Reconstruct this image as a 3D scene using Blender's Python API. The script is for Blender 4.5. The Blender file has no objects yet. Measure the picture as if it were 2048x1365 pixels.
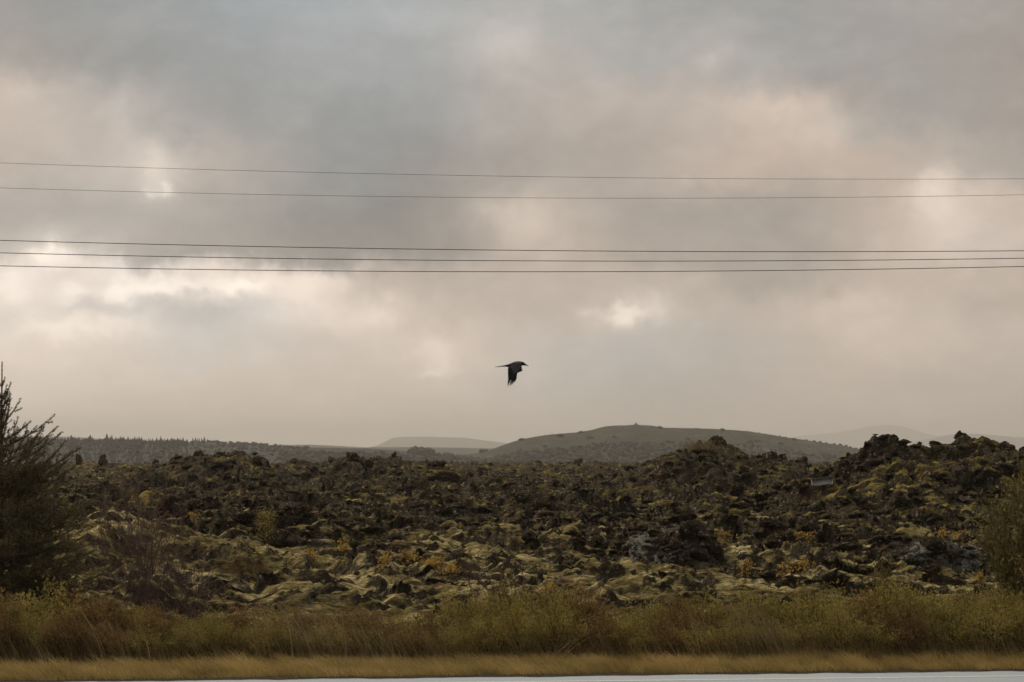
import bpy, math, random
import numpy as np

R = math.radians
rng = np.random.default_rng(7)
random.seed(7)
col = bpy.context.scene.collection
sc = bpy.context.scene

# ------------------------------------------------------------------ camera
FPX = 5689.0            # focal length in pixels of the 2048 px wide photograph
CAMZ = 3.0
PITCH = math.atan((895 - 682.5) / FPX)
cam_d = bpy.data.cameras.new('camera')
cam = bpy.data.objects.new('camera', cam_d)
col.objects.link(cam)
cam.location = (0, 0, CAMZ)
cam.rotation_euler = (R(90) + PITCH, 0, 0)
cam_d.sensor_width = 36.0
cam_d.lens = 100.0
cam_d.clip_start = 0.5
cam_d.clip_end = 80000
cam_d.dof.use_dof = True
cam_d.dof.focus_distance = 80
cam_d.dof.aperture_fstop = 4.5
sc.camera = cam


def at(px, py, Y):
    """point at depth Y that stands where the photograph shows pixel (px, py)"""
    u = (px - 1024) / FPX
    v = (682.5 - py) / FPX
    dy = math.cos(PITCH) - v * math.sin(PITCH)
    dz = math.sin(PITCH) + v * math.cos(PITCH)
    return np.array([u / dy * Y, Y, CAMZ + dz / dy * Y])


# ------------------------------------------------------------------ render
sc.render.engine = 'CYCLES'
sc.view_settings.view_transform = 'Standard'
sc.view_settings.look = 'None'
sc.view_settings.exposure = 0.0
sc.view_settings.gamma = 1.0
sc.view_settings.use_curve_mapping = False
cy = sc.cycles
cy.max_bounces = 6
cy.diffuse_bounces = 3
cy.glossy_bounces = 2
cy.transmission_bounces = 3
cy.volume_bounces = 2
cy.transparent_max_bounces = 6
cy.use_denoising = True
cy.caustics_reflective = False
cy.caustics_refractive = False

SUN_EL, SUN_AZ = R(38), R(-48)        # azimuth from +Y (view direction), negative = left

# ------------------------------------------------------------------ world
world = bpy.data.worlds.new('World')
sc.world = world
world.use_nodes = True
NT = world.node_tree
NT.nodes.clear()


def wn(t, **kw):
    n = NT.nodes.new(t)
    for k, v in kw.items():
        setattr(n, k, v)
    return n


def wmath(op, a, b=None, clamp=False):
    n = wn('ShaderNodeMath', operation=op, use_clamp=clamp)
    for i, v in enumerate((a, b)):
        if v is None:
            continue
        if isinstance(v, (int, float)):
            n.inputs[i].default_value = v
        else:
            NT.links.new(v, n.inputs[i])
    return n.outputs[0]


def build_sky():
    L = NT.links.new
    tc = wn('ShaderNodeTexCoord')
    # domain warp of the direction so that the cloud edges are ragged
    def noise(scale, detail, rough, vec, lac=2.0):
        n = wn('ShaderNodeTexNoise')
        n.inputs['Scale'].default_value = scale
        n.inputs['Detail'].default_value = detail
        n.inputs['Roughness'].default_value = rough
        n.inputs['Lacunarity'].default_value = lac
        L(vec, n.inputs['Vector'])
        return n
    gen = tc.outputs['Generated']
    acc = gen
    for scale, amp, det in ((26, 0.011, 4), (95, 0.0075, 6)):
        nz = noise(scale, det, 0.55, gen)
        sub = wn('ShaderNodeVectorMath', operation='SUBTRACT')
        L(nz.outputs['Color'], sub.inputs[0])
        sub.inputs[1].default_value = (0.5, 0.5, 0.5)
        mul = wn('ShaderNodeVectorMath', operation='SCALE')
        L(sub.outputs[0], mul.inputs[0])
        mul.inputs['Scale'].default_value = amp * 2
        ad = wn('ShaderNodeVectorMath', operation='ADD')
        L(acc, ad.inputs[0])
        L(mul.outputs[0], ad.inputs[1])
        acc = ad.outputs[0]
        if scale == 95:
            adb = wn('ShaderNodeVectorMath', operation='ADD')
            L(gen, adb.inputs[0])
            L(mul.outputs[0], adb.inputs[1])
            accb = adb.outputs[0]
    sep = wn('ShaderNodeSeparateXYZ')
    L(acc, sep.inputs[0])
    az = wmath('ARCTAN2', sep.outputs[0], sep.outputs[1])
    hx = wmath('MULTIPLY', sep.outputs[0], sep.outputs[0])
    hy = wmath('MULTIPLY', sep.outputs[1], sep.outputs[1])
    hl = wmath('SQRT', wmath('ADD', hx, hy))
    el = wmath('ARCTAN2', sep.outputs[2], hl)
    # azimuth of the ramps: stops at 17 columns
    a0, a1 = math.atan((0 - 1024) / FPX), math.atan((2048 - 1024) / FPX)
    # fold the azimuth so the cloud pattern goes on beyond the frame (mirrored)
    un = wmath('DIVIDE', wmath('SUBTRACT', az, a0), a1 - a0)
    pp = wmath('PINGPONG', un, 1.0)
    rows = [
        (0, "152,.1 152,-.1 157,-.1 161,-.2 165,-.25 168,-.25 172,-.2 173,-.1 173,0 166,0 161,0 158,0 157,0 160,.1 161,.2 160,.2 157,.3"),
        (110, "158,.4 154,.1 155,0 158,-.1 161,-.15 163,-.15 163,-.15 167,0 178,.3 172,.3 165,0 168,.35 161,0 158,.1 160,.2 157,.3 155,.4"),
        (220, "184,.7 176,.5 171,.3 158,.1 154,0 157,-.1 157,-.1 160,0 165,.35 172,.5 172,.5 174,.6 182,.8 176,.7 160,.1 155,.3 155,.4"),
        (330, "176,.6 178,.5 182,.5 177,.5 165,.3 153,-.1 151,0 155,.2 160,.4 163,.4 166,.5 172,.7 175,.8 176,.8 172,.7 172,.5 163,.4"),
        (430, "168,.3 166,.3 169,.3 163,.3 155,.2 148,.05 144,.1 150,.3 182,.75 172,.6 157,.4 155,.4 155,.4 162,.5 178,.8 197,.7 180,.8"),
        (500, "174,.4 180,.4 165,.3 158,.3 155,.3 148,.2 146,.2 144,.3 176,.7 178,.7 156,.4 160,.5 153,.4 160,.5 183,.8 190,.6 184,.7"),
        (556, "215,.6 205,.6 218,.5 214,.6 210,.7 206,.8 172,.6 165,.5 170,.6 176,.6 172,.6 172,.6 160,.4 168,.6 180,.8 176,.7 173,.7"),
        (620, "198,.5 206,.5 196,.4 196,.2 194,.25 208,.75 196,.7 178,.7 178,.6 180,.6 190,.6 178,.5 175,.6 188,.8 190,.8 174,.6 173,.7"),
        (700, "205,.7 204,.7 200,.6 190,.25 196,.45 190,.5 191,.7 193,.8 184,.5 180,.25 176,.15 177,.3 176,.4 181,.7 186,.8 184,.7 177,.6"),
        (780, "198,.7 197,.7 195,.7 191,.7 190,.7 189,.7 188,.7 187,.6 181,.4 177,.2 171,.2 171,.3 174,.5 177,.6 176,.6 174,.5 172,.5"),
        (880, "192,.6 191,.6 190,.6 188,.6 186,.6 184,.6 182,.6 180,.6 178,.6 176,.6 174,.6 173,.6 172,.6 171,.6 170,.6 169,.6 168,.6"),
    ]
    c = None
    prev = None
    for (py, s) in rows:
        d = at(1024, py, 1.0) - np.array([0, 0, CAMZ])
        e = math.atan2(d[2], d[1])
        r = wn('ShaderNodeValToRGB')
        r.color_ramp.interpolation = 'B_SPLINE'
        vals = s.split()
        k0 = float(np.interp(py, [0, 450, 700, 880], [0, 1, 7, 9]))
        els = r.color_ramp.elements
        while len(els) < len(vals):
            els.new(0.5)
        for i, v in enumerate(vals):
            V, w = map(float, v.split(','))
            V = 172 + (V - 172) * 1.36 if py < 600 else np.mean([float(q.split(',')[0]) for q in vals]) * .5 + 86 + (V - (np.mean([float(q.split(',')[0]) for q in vals]) * .5 + 86)) * 1.6
            w = w * 1.1
            els[i].position = i / (len(vals) - 1)
            els[i].color = ((V + k0 + 2 + 18 * w) / 255, (V + k0 + .5 - 2.5 * w) / 255, (V + k0 - 2 - 17 * w) / 255, 1)
        L(pp, r.inputs[0])
        if c is None:
            c = r.outputs[0]
        else:
            mr = wn('ShaderNodeMapRange', interpolation_type='SMOOTHSTEP')
            L(el, mr.inputs[0])
            mr.inputs['From Min'].default_value = prev
            mr.inputs['From Max'].default_value = e
            mx = wn('ShaderNodeMix', data_type='RGBA')
            L(mr.outputs[0], mx.inputs['Factor'])
            L(c, mx.inputs['A'])
            L(r.outputs[0], mx.inputs['B'])
            c = mx.outputs['Result']
        prev = e
    # small breaks in the clouds: soft blobs in direction space (only ahead of the camera)
    blobs = [(312, 335, 34, 48, 20), (333, 374, 12, 10, 22), (300, 382, 12, 8, 12), (135, 505, 60, 20, 28), (85, 520, 40, 20, 14),
             (20, 570, 45, 18, 14), (150, 590, 24, 16, 18), (235, 590, 30, 16, 25), (330, 573, 70, 13, 24), (240, 650, 60, 20, 18),
             (110, 655, 70, 18, 20), (480, 578, 44, 12, 26), (620, 570, 60, 30, 10), (400, 620, 70, 30, -12), (180, 615, 40, 18, -12),
             (60, 600, 80, 26, 10), (560, 590, 90, 30, 8), (700, 660, 60, 30, 6), (1650, 640, 90, 40, 5), (1060, 440, 60, 40, 6), (760, 350, 160, 90, -4), (1000, 610, 120, 20, -4), (880, 715, 26, 26, 16), (860, 745, 24, 10, 16), (770, 630, 26, 18, 10), (1250, 628, 34, 15, 34), (1172, 634, 12, 9, 14),
             (1325, 632, 18, 18, 12), (1858, 372, 34, 24, 16), (1880, 430, 50, 60, 12), (250, 215, 26, 40, 10),
             (1000, 425, 40, 30, 10), (1660, 265, 45, 30, 10), (1560, 215, 90, 20, 8), (1430, 115, 22, 20, 10),
             (1720, 200, 70, 26, -8), (1640, 150, 60, 22, -4), (1000, 80, 60, 30, 8), (620, 470, 90, 40, -5), (1530, 555, 60, 22, -6)]
    sepb = wn('ShaderNodeSeparateXYZ')
    L(accb, sepb.inputs[0])
    azb = wmath('ARCTAN2', sepb.outputs[0], sepb.outputs[1])
    elb = wmath('ARCTAN2', sepb.outputs[2], sepb.outputs[1])
    tot = None
    for (bx, by, sx, sy, amp) in blobs:
        d = at(bx, by, 1.0) - np.array([0, 0, CAMZ])
        ba, be = math.atan2(d[0], d[1]), math.atan2(d[2], d[1])
        qa = wmath('POWER', wmath('MULTIPLY', wmath('SUBTRACT', azb, ba), FPX / sx), 2.0)
        qe = wmath('POWER', wmath('MULTIPLY', wmath('SUBTRACT', elb, be), FPX / sy), 2.0)
        g = wmath('EXPONENT', wmath('MULTIPLY', wmath('ADD', qa, qe), -0.6))
        g = wmath('MULTIPLY', g, amp * 1.5 / 255)
        tot = g if tot is None else wmath('ADD', tot, g)
    # fine cloud texture
    mp = wn('ShaderNodeMapping')
    mp.inputs['Scale'].default_value = (1, 1, 1.6)
    L(gen, mp.inputs['Vector'])
    nf = noise(20, 8, 0.58, mp.outputs[0])
    nf2 = noise(48, 7, 0.55, mp.outputs[0])
    tex = wmath('MULTIPLY', wmath('SUBTRACT', nf.outputs['Fac'], 0.5), 0.13)
    # billows: folded noise gives soft cauliflower edges
    fold = wmath('ABSOLUTE', wmath('SUBTRACT', nf2.outputs['Fac'], 0.5))
    tex = wmath('ADD', tex, wmath('MULTIPLY', wmath('SUBTRACT', fold, 0.07), 0.16))
    tot = wmath('ADD', tot, tex)
    cmb = wn('ShaderNodeCombineColor')
    L(tot, cmb.inputs[0])
    L(wmath('MULTIPLY', tot, 0.96), cmb.inputs[1])
    L(wmath('MULTIPLY', tot, 0.88), cmb.inputs[2])
    ad = wn('ShaderNodeMix', data_type='RGBA', blend_type='ADD')
    ad.inputs['Factor'].default_value = 1
    L(c, ad.inputs['A'])
    L(cmb.outputs[0], ad.inputs['B'])
    gm = wn('ShaderNodeGamma')
    gm.inputs[1].default_value = 2.2
    L(ad.outputs['Result'], gm.inputs[0])
    # unseen sky boosted overhead, dimmed behind the camera to light tops and darken faces
    up = wn('ShaderNodeMapRange', interpolation_type='SMOOTHSTEP')
    L(el, up.inputs[0])
    up.inputs['From Min'].default_value = R(12)
    up.inputs['From Max'].default_value = R(60)
    up.inputs['To Min'].default_value = 1.0
    up.inputs['To Max'].default_value = 2.7
    bk = wn('ShaderNodeMapRange', interpolation_type='SMOOTHSTEP')
    L(sep.outputs[1], bk.inputs[0])
    bk.inputs['From Min'].default_value = -.7
    bk.inputs['From Max'].default_value = .6
    bk.inputs['To Min'].default_value = .30
    bk.inputs['To Max'].default_value = 1.0
    hemi = wmath('MULTIPLY', up.outputs[0], bk.outputs[0])
    STR = 0.1
    sc_ = wn('ShaderNodeVectorMath', operation='SCALE')
    L(gm.outputs[0], sc_.inputs[0])
    L(wmath('MULTIPLY', hemi, 1.02 / STR), sc_.inputs['Scale'])
    # clear sky above the cloud layer shows through a little
    sky = wn('ShaderNodeTexSky', sky_type='NISHITA')
    sky.sun_disc = False
    sky.sun_elevation = SUN_EL
    sky.sun_rotation = SUN_AZ
    mx = wn('ShaderNodeMix', data_type='RGBA')
    mx.inputs['Factor'].default_value = 0.05
    L(sc_.outputs[0], mx.inputs['A'])
    L(sky.outputs[0], mx.inputs['B'])
    bg = wn('ShaderNodeBackground')
    bg.inputs['Strength'].default_value = STR
    L(mx.outputs['Result'], bg.inputs['Color'])
    out = wn('ShaderNodeOutputWorld')
    L(bg.outputs[0], out.inputs['Surface'])


build_sky()
world.cycles.sampling_method = 'MANUAL'
world.cycles.sample_map_resolution = 512

# ------------------------------------------------------------------ sun
sun_d = bpy.data.lights.new('sun', 'SUN')
sun = bpy.data.objects.new('sun', sun_d)
col.objects.link(sun)
sun_d.energy = 1.6
sun_d.angle = R(11)
sun_d.color = (1.0, 0.86, 0.64)
sx, sy, sz = math.sin(SUN_AZ) * math.cos(SUN_EL), math.cos(SUN_AZ) * math.cos(SUN_EL), math.sin(SUN_EL)
from mathutils import Vector, Matrix
sun.rotation_euler = Vector((sx, sy, sz)).to_track_quat('Z', 'Y').to_euler()
sun.location = (-30, 30, 40)


# ------------------------------------------------------------------ helpers
def tag(o, label=None, cat=None, group=None, kind=None):
    if label:
        o['label'] = label
    if cat:
        o['category'] = cat
    if group:
        o['group'] = group
    if kind:
        o['kind'] = kind
    return o


def empty(name, loc=(0, 0, 0), rz=0, s=1):
    o = bpy.data.objects.new(name, None)
    o.empty_display_size = 0.2
    col.objects.link(o)
    o.location = [float(v) for v in loc]
    o.rotation_euler = (0, 0, rz)
    o.scale = (s, s, s)
    return o


def link(name, mesh, parent=None, loc=None):
    o = bpy.data.objects.new(name, mesh)
    col.objects.link(o)
    if parent:
        o.parent = parent
    if loc is not None:
        o.location = [float(v) for v in loc]
    return o


def copy_tree(o, parent=None):
    c = o.copy()
    col.objects.link(c)
    c.parent = parent
    for ch in list(o.children):
        copy_tree(ch, c)
    return c


def npmesh(name, V, F, mats, smooth=False, midx=None, attrs=None):
    """V (n,3); F (m,k) with k 3 or 4, or a list of such arrays"""
    if not isinstance(F, (list, tuple)):
        F = [F]
    F = [np.asarray(f, dtype=np.int32) for f in F if len(f)]
    me = bpy.data.meshes.new(name)
    V = np.ascontiguousarray(V, dtype=np.float32)
    me.vertices.add(len(V))
    me.vertices.foreach_set('co', V.ravel())
    loops = np.concatenate([f.ravel() for f in F])
    sizes = np.concatenate([np.full(len(f), f.shape[1], dtype=np.int32) for f in F])
    starts = np.concatenate([[0], np.cumsum(sizes)[:-1]]).astype(np.int32)
    me.loops.add(len(loops))
    me.loops.foreach_set('vertex_index', loops.astype(np.int32))
    me.polygons.add(len(sizes))
    me.polygons.foreach_set('loop_start', starts)
    me.polygons.foreach_set('use_smooth', np.full(len(sizes), bool(smooth)))
    if not isinstance(mats, (list, tuple)):
        mats = [mats]
    for m in mats:
        me.materials.append(m)
    if midx is not None:
        me.polygons.foreach_set('material_index', np.asarray(midx, dtype=np.int32))
    for k, v in (attrs or {}).items():
        v = np.broadcast_to(np.asarray(v, dtype=np.float32), (len(V),))
        a = me.attributes.new(k, 'FLOAT', 'POINT')
        a.data.foreach_set('value', np.ascontiguousarray(v, dtype=np.float32).ravel())
    me.update(calc_edges=True)
    return me


class Acc:
    """collects vertices and faces for one mesh"""
    def __init__(self):
        self.V, self.F3, self.F4, self.n = [], [], [], 0
        self.r = []

    def add(self, V, F, rnd=None):
        V = np.asarray(V, dtype=np.float64).reshape(-1, 3)
        F = np.asarray(F, dtype=np.int64) + self.n
        (self.F3 if F.shape[1] == 3 else self.F4).append(F)
        self.V.append(V)
        self.r.append(np.full(len(V), 0.5) if rnd is None else np.asarray(rnd))
        self.n += len(V)

    def leaves(self, P, D, l, w, rnd=None, fold=0.0):
        """diamond leaves at P pointing along D"""
        n = len(P)
        D = D / (np.linalg.norm(D, axis=1, keepdims=True) + 1e-9)
        up = rng.normal(size=(n, 3))
        S = np.cross(D, up)
        S /= (np.linalg.norm(S, axis=1, keepdims=True) + 1e-9)
        l = np.broadcast_to(np.asarray(l, dtype=float), (n,))[:, None]
        w = np.broadcast_to(np.asarray(w, dtype=float), (n,))[:, None]
        V = np.stack([P, P + D * l * .45 + S * w * .5, P + D * l, P + D * l * .45 - S * w * .5], 1).reshape(-1, 3)
        F = (np.arange(n)[:, None] * 4 + np.array([0, 1, 2, 3])[None])
        if rnd is None:
            rnd = rng.random(n)
        self.add(V, F, np.repeat(rnd, 4))

    def sticks(self, A, B, ra, rb, k=3, rnd=None):
        """k-sided tapered prisms from A to B"""
        A, B = np.asarray(A, float).reshape(-1, 3), np.asarray(B, float).reshape(-1, 3)
        n = len(A)
        if not n:
            return
        D = B - A
        D /= (np.linalg.norm(D, axis=1, keepdims=True) + 1e-9)
        ref = np.where(np.abs(D[:, 2:3]) > .9, np.array([[1., 0, 0]]), np.array([[0, 0, 1.]]))
        S = np.cross(D, ref)
        S /= (np.linalg.norm(S, axis=1, keepdims=True) + 1e-9)
        T = np.cross(D, S)
        ra = np.broadcast_to(np.asarray(ra, float), (n,))[:, None]
        rb = np.broadcast_to(np.asarray(rb, float), (n,))[:, None]
        ring0, ring1 = [], []
        for i in range(k):
            a = 2 * math.pi * i / k
            o = S * math.cos(a) + T * math.sin(a)
            ring0.append(A + o * ra)
            ring1.append(B + o * rb)
        V = np.stack(ring0 + ring1, 1).reshape(-1, 3)
        idx = np.arange(n)[:, None] * 2 * k
        F = np.concatenate([idx + np.array([[i, (i + 1) % k, k + (i + 1) % k, k + i]]) for i in range(k)], 0)
        if rnd is None:
            rnd = rng.random(n)
        self.add(V, F, np.repeat(rnd, 2 * k))

    def blades(self, P, H, lean, w, rnd=None, curve=1.6, segs=3):
        """grass blades: P base, H height, lean (n,2) sideways reach of the tip, w width"""
        n = len(P)
        H = np.broadcast_to(np.asarray(H, float), (n,))
        w = np.broadcast_to(np.asarray(w, float), (n,))
        th = rng.random(n) * math.pi
        S = np.stack([np.cos(th), np.sin(th), np.zeros(n)], 1)
        rows = []
        for k in range(segs + 1):
            t = k / segs
            C = P + np.stack([lean[:, 0] * t ** curve, lean[:, 1] * t ** curve, H * t * (1 - .12 * t)], 1)
            ww = (w * (1 - t) * .5 + w * .04)[:, None]
            rows += [C - S * ww, C + S * ww]
        V = np.stack(rows, 1).reshape(-1, 3)
        m = 2 * (segs + 1)
        idx = np.arange(n)[:, None] * m
        F = np.concatenate([idx + np.array([[2 * k, 2 * k + 1, 2 * k + 3, 2 * k + 2]]) for k in range(segs)], 0)
        if rnd is None:
            rnd = rng.random(n)
        self.add(V, F, np.repeat(rnd, m))

    def mesh(self, name, mat, smooth=False):
        V = np.concatenate(self.V)
        F = []
        if self.F3:
            F.append(np.concatenate(self.F3))
        if self.F4:
            F.append(np.concatenate(self.F4))
        return npmesh(name, V, F, mat, smooth, attrs={'rnd': np.concatenate(self.r)})


# -------- numpy noise
_perm = np.random.default_rng(99).permutation(4096).astype(np.int64)


def _h(ix, iy, iz=0, seed=0):
    a = _perm[(ix + seed * 131) & 4095]
    b = _perm[(a + iy) & 4095]
    return _perm[(b + iz) & 4095]


_ga = np.random.default_rng(5).random(4096) * 2 * np.pi
_gx, _gy = np.cos(_ga), np.sin(_ga)


def perlin(x, y, seed=0):
    x0, y0 = np.floor(x).astype(np.int64), np.floor(y).astype(np.int64)
    fx, fy = x - x0, y - y0
    u, v = fx ** 3 * (fx * (fx * 6 - 15) + 10), fy ** 3 * (fy * (fy * 6 - 15) + 10)

    def g(dx, dy):
        h = _h(x0 + dx, y0 + dy, 0, seed)
        return _gx[h] * (fx - dx) + _gy[h] * (fy - dy)
    a = g(0, 0) * (1 - u) + g(1, 0) * u
    b = g(0, 1) * (1 - u) + g(1, 1) * u
    return (a * (1 - v) + b * v) * 1.5


def fbm(x, y, o=4, seed=0, gain=.5):
    s, a, t = 0, 1, 0
    for i in range(o):
        s = s + a * perlin(x, y, seed + i * 7)
        t += a
        a *= gain
        x, y = x * 2.03 + 11.3, y * 2.03 - 7.7
    return s / t


def ridged(x, y, o=4, seed=0, gain=.55):
    s, a, t = 0, 1, 0
    for i in range(o):
        s = s + a * (1 - np.abs(perlin(x, y, seed + i * 7)) * 2)
        t += a
        a *= gain
        x, y = x * 2.1 + 5.3, y * 2.1 - 3.7
    return s / t


_rx, _ry, _rz = (np.random.default_rng(k).random(4096) for k in (21, 22, 23))


def worley(x, y, seed=0):
    x0, y0 = np.floor(x).astype(np.int64), np.floor(y).astype(np.int64)
    f1 = np.full(x.shape, 9.0)
    f2 = np.full(x.shape, 9.0)
    cid = np.zeros(x.shape)
    for dx in (-1, 0, 1):
        for dy in (-1, 0, 1):
            h = _h(x0 + dx, y0 + dy, 0, seed)
            d = np.hypot(x0 + dx + _rx[h] - x, y0 + dy + _ry[h] - y)
            m = d < f1
            f2 = np.where(m, f1, np.minimum(f2, d))
            cid = np.where(m, _rz[h], cid)
            f1 = np.where(m, d, f1)
    return f1, f2, cid


def smooth(a, b, x):
    t = np.clip((x - a) / (b - a), 0, 1)
    return t * t * (3 - 2 * t)


# ------------------------------------------------------------------ materials
def new_mat(name, rough=.9, spec=.25):
    m = bpy.data.materials.new(name)
    m.use_nodes = True
    b = m.node_tree.nodes['Principled BSDF']
    b.inputs['Roughness'].default_value = rough
    b.inputs['Specular IOR Level'].default_value = spec
    return m, m.node_tree, b


def ramp(nt, stops, interp='LINEAR'):
    r = nt.nodes.new('ShaderNodeValToRGB')
    r.color_ramp.interpolation = interp
    els = r.color_ramp.elements
    while len(els) < len(stops):
        els.new(.5)
    for e, (p, c) in zip(els, stops):
        e.position = p
        e.color = (*c, 1) if len(c) == 3 else c
    return r


def tnoise(nt, scale, detail=4, rough=.55, vec=None, w=None):
    n = nt.nodes.new('ShaderNodeTexNoise')
    n.inputs['Scale'].default_value = scale
    n.inputs['Detail'].default_value = detail
    n.inputs['Roughness'].default_value = rough
    if vec is not None:
        nt.links.new(vec, n.inputs['Vector'])
    return n


def mixc(nt, fac, a, b):
    n = nt.nodes.new('ShaderNodeMix')
    n.data_type = 'RGBA'
    for sock, v in ((n.inputs['Factor'], fac), (n.inputs['A'], a), (n.inputs['B'], b)):
        if isinstance(v, (int, float)):
            sock.default_value = v
        elif isinstance(v, tuple):
            sock.default_value = (*v, 1)
        else:
            nt.links.new(v, sock)
    return n.outputs['Result']


def nmath(nt, op, a, b=None, clamp=False):
    n = nt.nodes.new('ShaderNodeMath')
    n.operation = op
    n.use_clamp = clamp
    for i, v in enumerate((a, b)):
        if v is None:
            continue
        if isinstance(v, (int, float)):
            n.inputs[i].default_value = v
        else:
            nt.links.new(v, n.inputs[i])
    return n.outputs[0]


def leaf_mat(name, stops, rough=.7, trans=.25, noise_scale=2.2):
    """leaf or blade colour varies by each leaf's own random value and in soft patches"""
    m, nt, b = new_mat(name, rough, .2)
    a = nt.nodes.new('ShaderNodeAttribute')
    a.attribute_name = 'rnd'
    g = nt.nodes.new('ShaderNodeNewGeometry')
    n = tnoise(nt, noise_scale, 3, .5, g.outputs['Position'])
    f = nmath(nt, 'ADD', nmath(nt, 'MULTIPLY', a.outputs['Fac'], .6), nmath(nt, 'MULTIPLY', nmath(nt, 'SUBTRACT', n.outputs['Fac'], .3), 1.1), True)
    r = ramp(nt, stops)
    nt.links.new(f, r.inputs[0])
    nt.links.new(r.outputs[0], b.inputs['Base Color'])
    if trans:
        t = nt.nodes.new('ShaderNodeBsdfTranslucent')
        nt.links.new(r.outputs[0], t.inputs['Color'])
        ms = nt.nodes.new('ShaderNodeMixShader')
        ms.inputs[0].default_value = trans
        nt.links.new(b.outputs[0], ms.inputs[1])
        nt.links.new(t.outputs[0], ms.inputs[2])
        nt.links.new(ms.outputs[0], nt.nodes['Material Output'].inputs['Surface'])
    return m


def lava_mat(name, attr=True, moss_bias=0.0):
    m, nt, b = new_mat(name, .93, .12)
    L = nt.links.new
    g = nt.nodes.new('ShaderNodeNewGeometry')
    P = g.outputs['Position']
    sep = nt.nodes.new('ShaderNodeSeparateXYZ')
    L(g.outputs['True Normal'], sep.inputs[0])
    nA = tnoise(nt, .55, 4, .6, P)
    nB = tnoise(nt, 3.2, 5, .65, P)
    nC = tnoise(nt, 17, 5, .7, P)
    nD = tnoise(nt, 60, 4, .7, P)
    # streaks of combed woolly moss
    mp = nt.nodes.new('ShaderNodeMapping')
    mp.inputs['Rotation'].default_value = (0, 0, .5)
    mp.inputs['Scale'].default_value = (3.5, 19, 15)
    L(P, mp.inputs['Vector'])
    nS = tnoise(nt, 1, 4, .6, mp.outputs[0])
    # rock mask
    if attr:
        a = nt.nodes.new('ShaderNodeAttribute')
        a.attribute_name = 'rock'
        rk = a.outputs['Fac']
    else:
        rk = nmath(nt, 'MULTIPLY', nA.outputs['Fac'], 1.5 - moss_bias)
    f = nmath(nt, 'ADD', nmath(nt, 'MULTIPLY', rk, .85), nmath(nt, 'MULTIPLY', nmath(nt, 'SUBTRACT', nB.outputs['Fac'], .5), .9))
    f = nmath(nt, 'ADD', f, nmath(nt, 'MULTIPLY', nmath(nt, 'SUBTRACT', nC.outputs['Fac'], .5), .7))
    f = nmath(nt, 'ADD', f, nmath(nt, 'MULTIPLY', nmath(nt, 'SUBTRACT', .82, sep.outputs[2]), .95))
    mr = nt.nodes.new('ShaderNodeMapRange')
    mr.interpolation_type = 'SMOOTHSTEP'
    L(f, mr.inputs[0])
    mr.inputs['From Min'].default_value = .32
    mr.inputs['From Max'].default_value = .52
    rock_f = mr.outputs[0]
    moss = ramp(nt, [(.30, (.042, .029, .009)), (.44, (.148, .109, .035)), (.57, (.31, .240, .088)), (.73, (.66, .53, .28))])
    mv = nmath(nt, 'ADD', nmath(nt, 'MULTIPLY', nS.outputs['Fac'], .8), nmath(nt, 'MULTIPLY', nB.outputs['Fac'], .2))
    mv = nmath(nt, 'ADD', mv, nmath(nt, 'MULTIPLY', nmath(nt, 'SUBTRACT', nA.outputs['Fac'], .5), .9))
    mv = nmath(nt, 'ADD', mv, nmath(nt, 'MULTIPLY', nmath(nt, 'SUBTRACT', nC.outputs['Fac'], .5), .55))
    L(mv, moss.inputs[0])
    dr = nt.nodes.new('ShaderNodeAttribute')
    dr.attribute_name = 'dry'
    fresh = mixc(nt, 1.0, moss.outputs[0], (.62, .59, .34))
    fresh.node.blend_type = 'MULTIPLY'
    mossc = mixc(nt, dr.outputs['Fac'], fresh, moss.outputs[0])
    # olive or rust brown patches
    oc = mixc(nt, nmath(nt, 'MULTIPLY', nmath(nt, 'SUBTRACT', tnoise(nt, .9, 3, .6, P).outputs['Fac'], .57, ), 7, True), mossc, (.10, .052, .022))
    rock = ramp(nt, [(.3, (.026, .017, .008)), (.5, (.072, .051, .027)), (.70, (.19, .145, .09))])
    L(nC.outputs['Fac'], rock.inputs[0])
    # lichen: pale grey crusts and flecks
    vor = nt.nodes.new('ShaderNodeTexVoronoi')
    vor.inputs['Scale'].default_value = 9
    vd = tnoise(nt, 12, 3, .6, P)
    va = nt.nodes.new('ShaderNodeVectorMath')
    va.operation = 'MULTIPLY_ADD'
    L(vd.outputs['Color'], va.inputs[0])
    va.inputs[1].default_value = (.16, .16, .16)
    L(P, va.inputs[2])
    L(va.outputs[0], vor.inputs['Vector'])
    spot = nmath(nt, 'LESS_THAN', vor.outputs['Distance'], .25)
    sc2 = nt.nodes.new('ShaderNodeSeparateColor')
    L(vor.outputs['Color'], sc2.inputs[0])
    pick = nmath(nt, 'GREATER_THAN', nmath(nt, 'ADD', sc2.outputs[0], nmath(nt, 'MULTIPLY', nmath(nt, 'SUBTRACT', nB.outputs['Fac'], .5), 1.4)), .74)
    lf = nmath(nt, 'MULTIPLY', spot, pick)
    lf2 = nmath(nt, 'GREATER_THAN', nmath(nt, 'ADD', nmath(nt, 'MULTIPLY', nD.outputs['Fac'], .45), nmath(nt, 'MULTIPLY', nB.outputs['Fac'], .55)), .60)
    pa = nt.nodes.new('ShaderNodeAttribute')
    pa.attribute_name = 'pale'
    lf3 = nmath(nt, 'GREATER_THAN', nmath(nt, 'ADD', nmath(nt, 'MULTIPLY', pa.outputs['Fac'], .22), nmath(nt, 'MULTIPLY', nC.outputs['Fac'], 1.0)), .64)
    lf = nmath(nt, 'MAXIMUM', nmath(nt, 'MULTIPLY', lf, .8), nmath(nt, 'MULTIPLY', lf2, .28))
    lf = nmath(nt, 'MAXIMUM', lf, nmath(nt, 'MULTIPLY', lf3, .55))
    rockc = mixc(nt, lf, rock.outputs[0], (.46, .44, .385))
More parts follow.
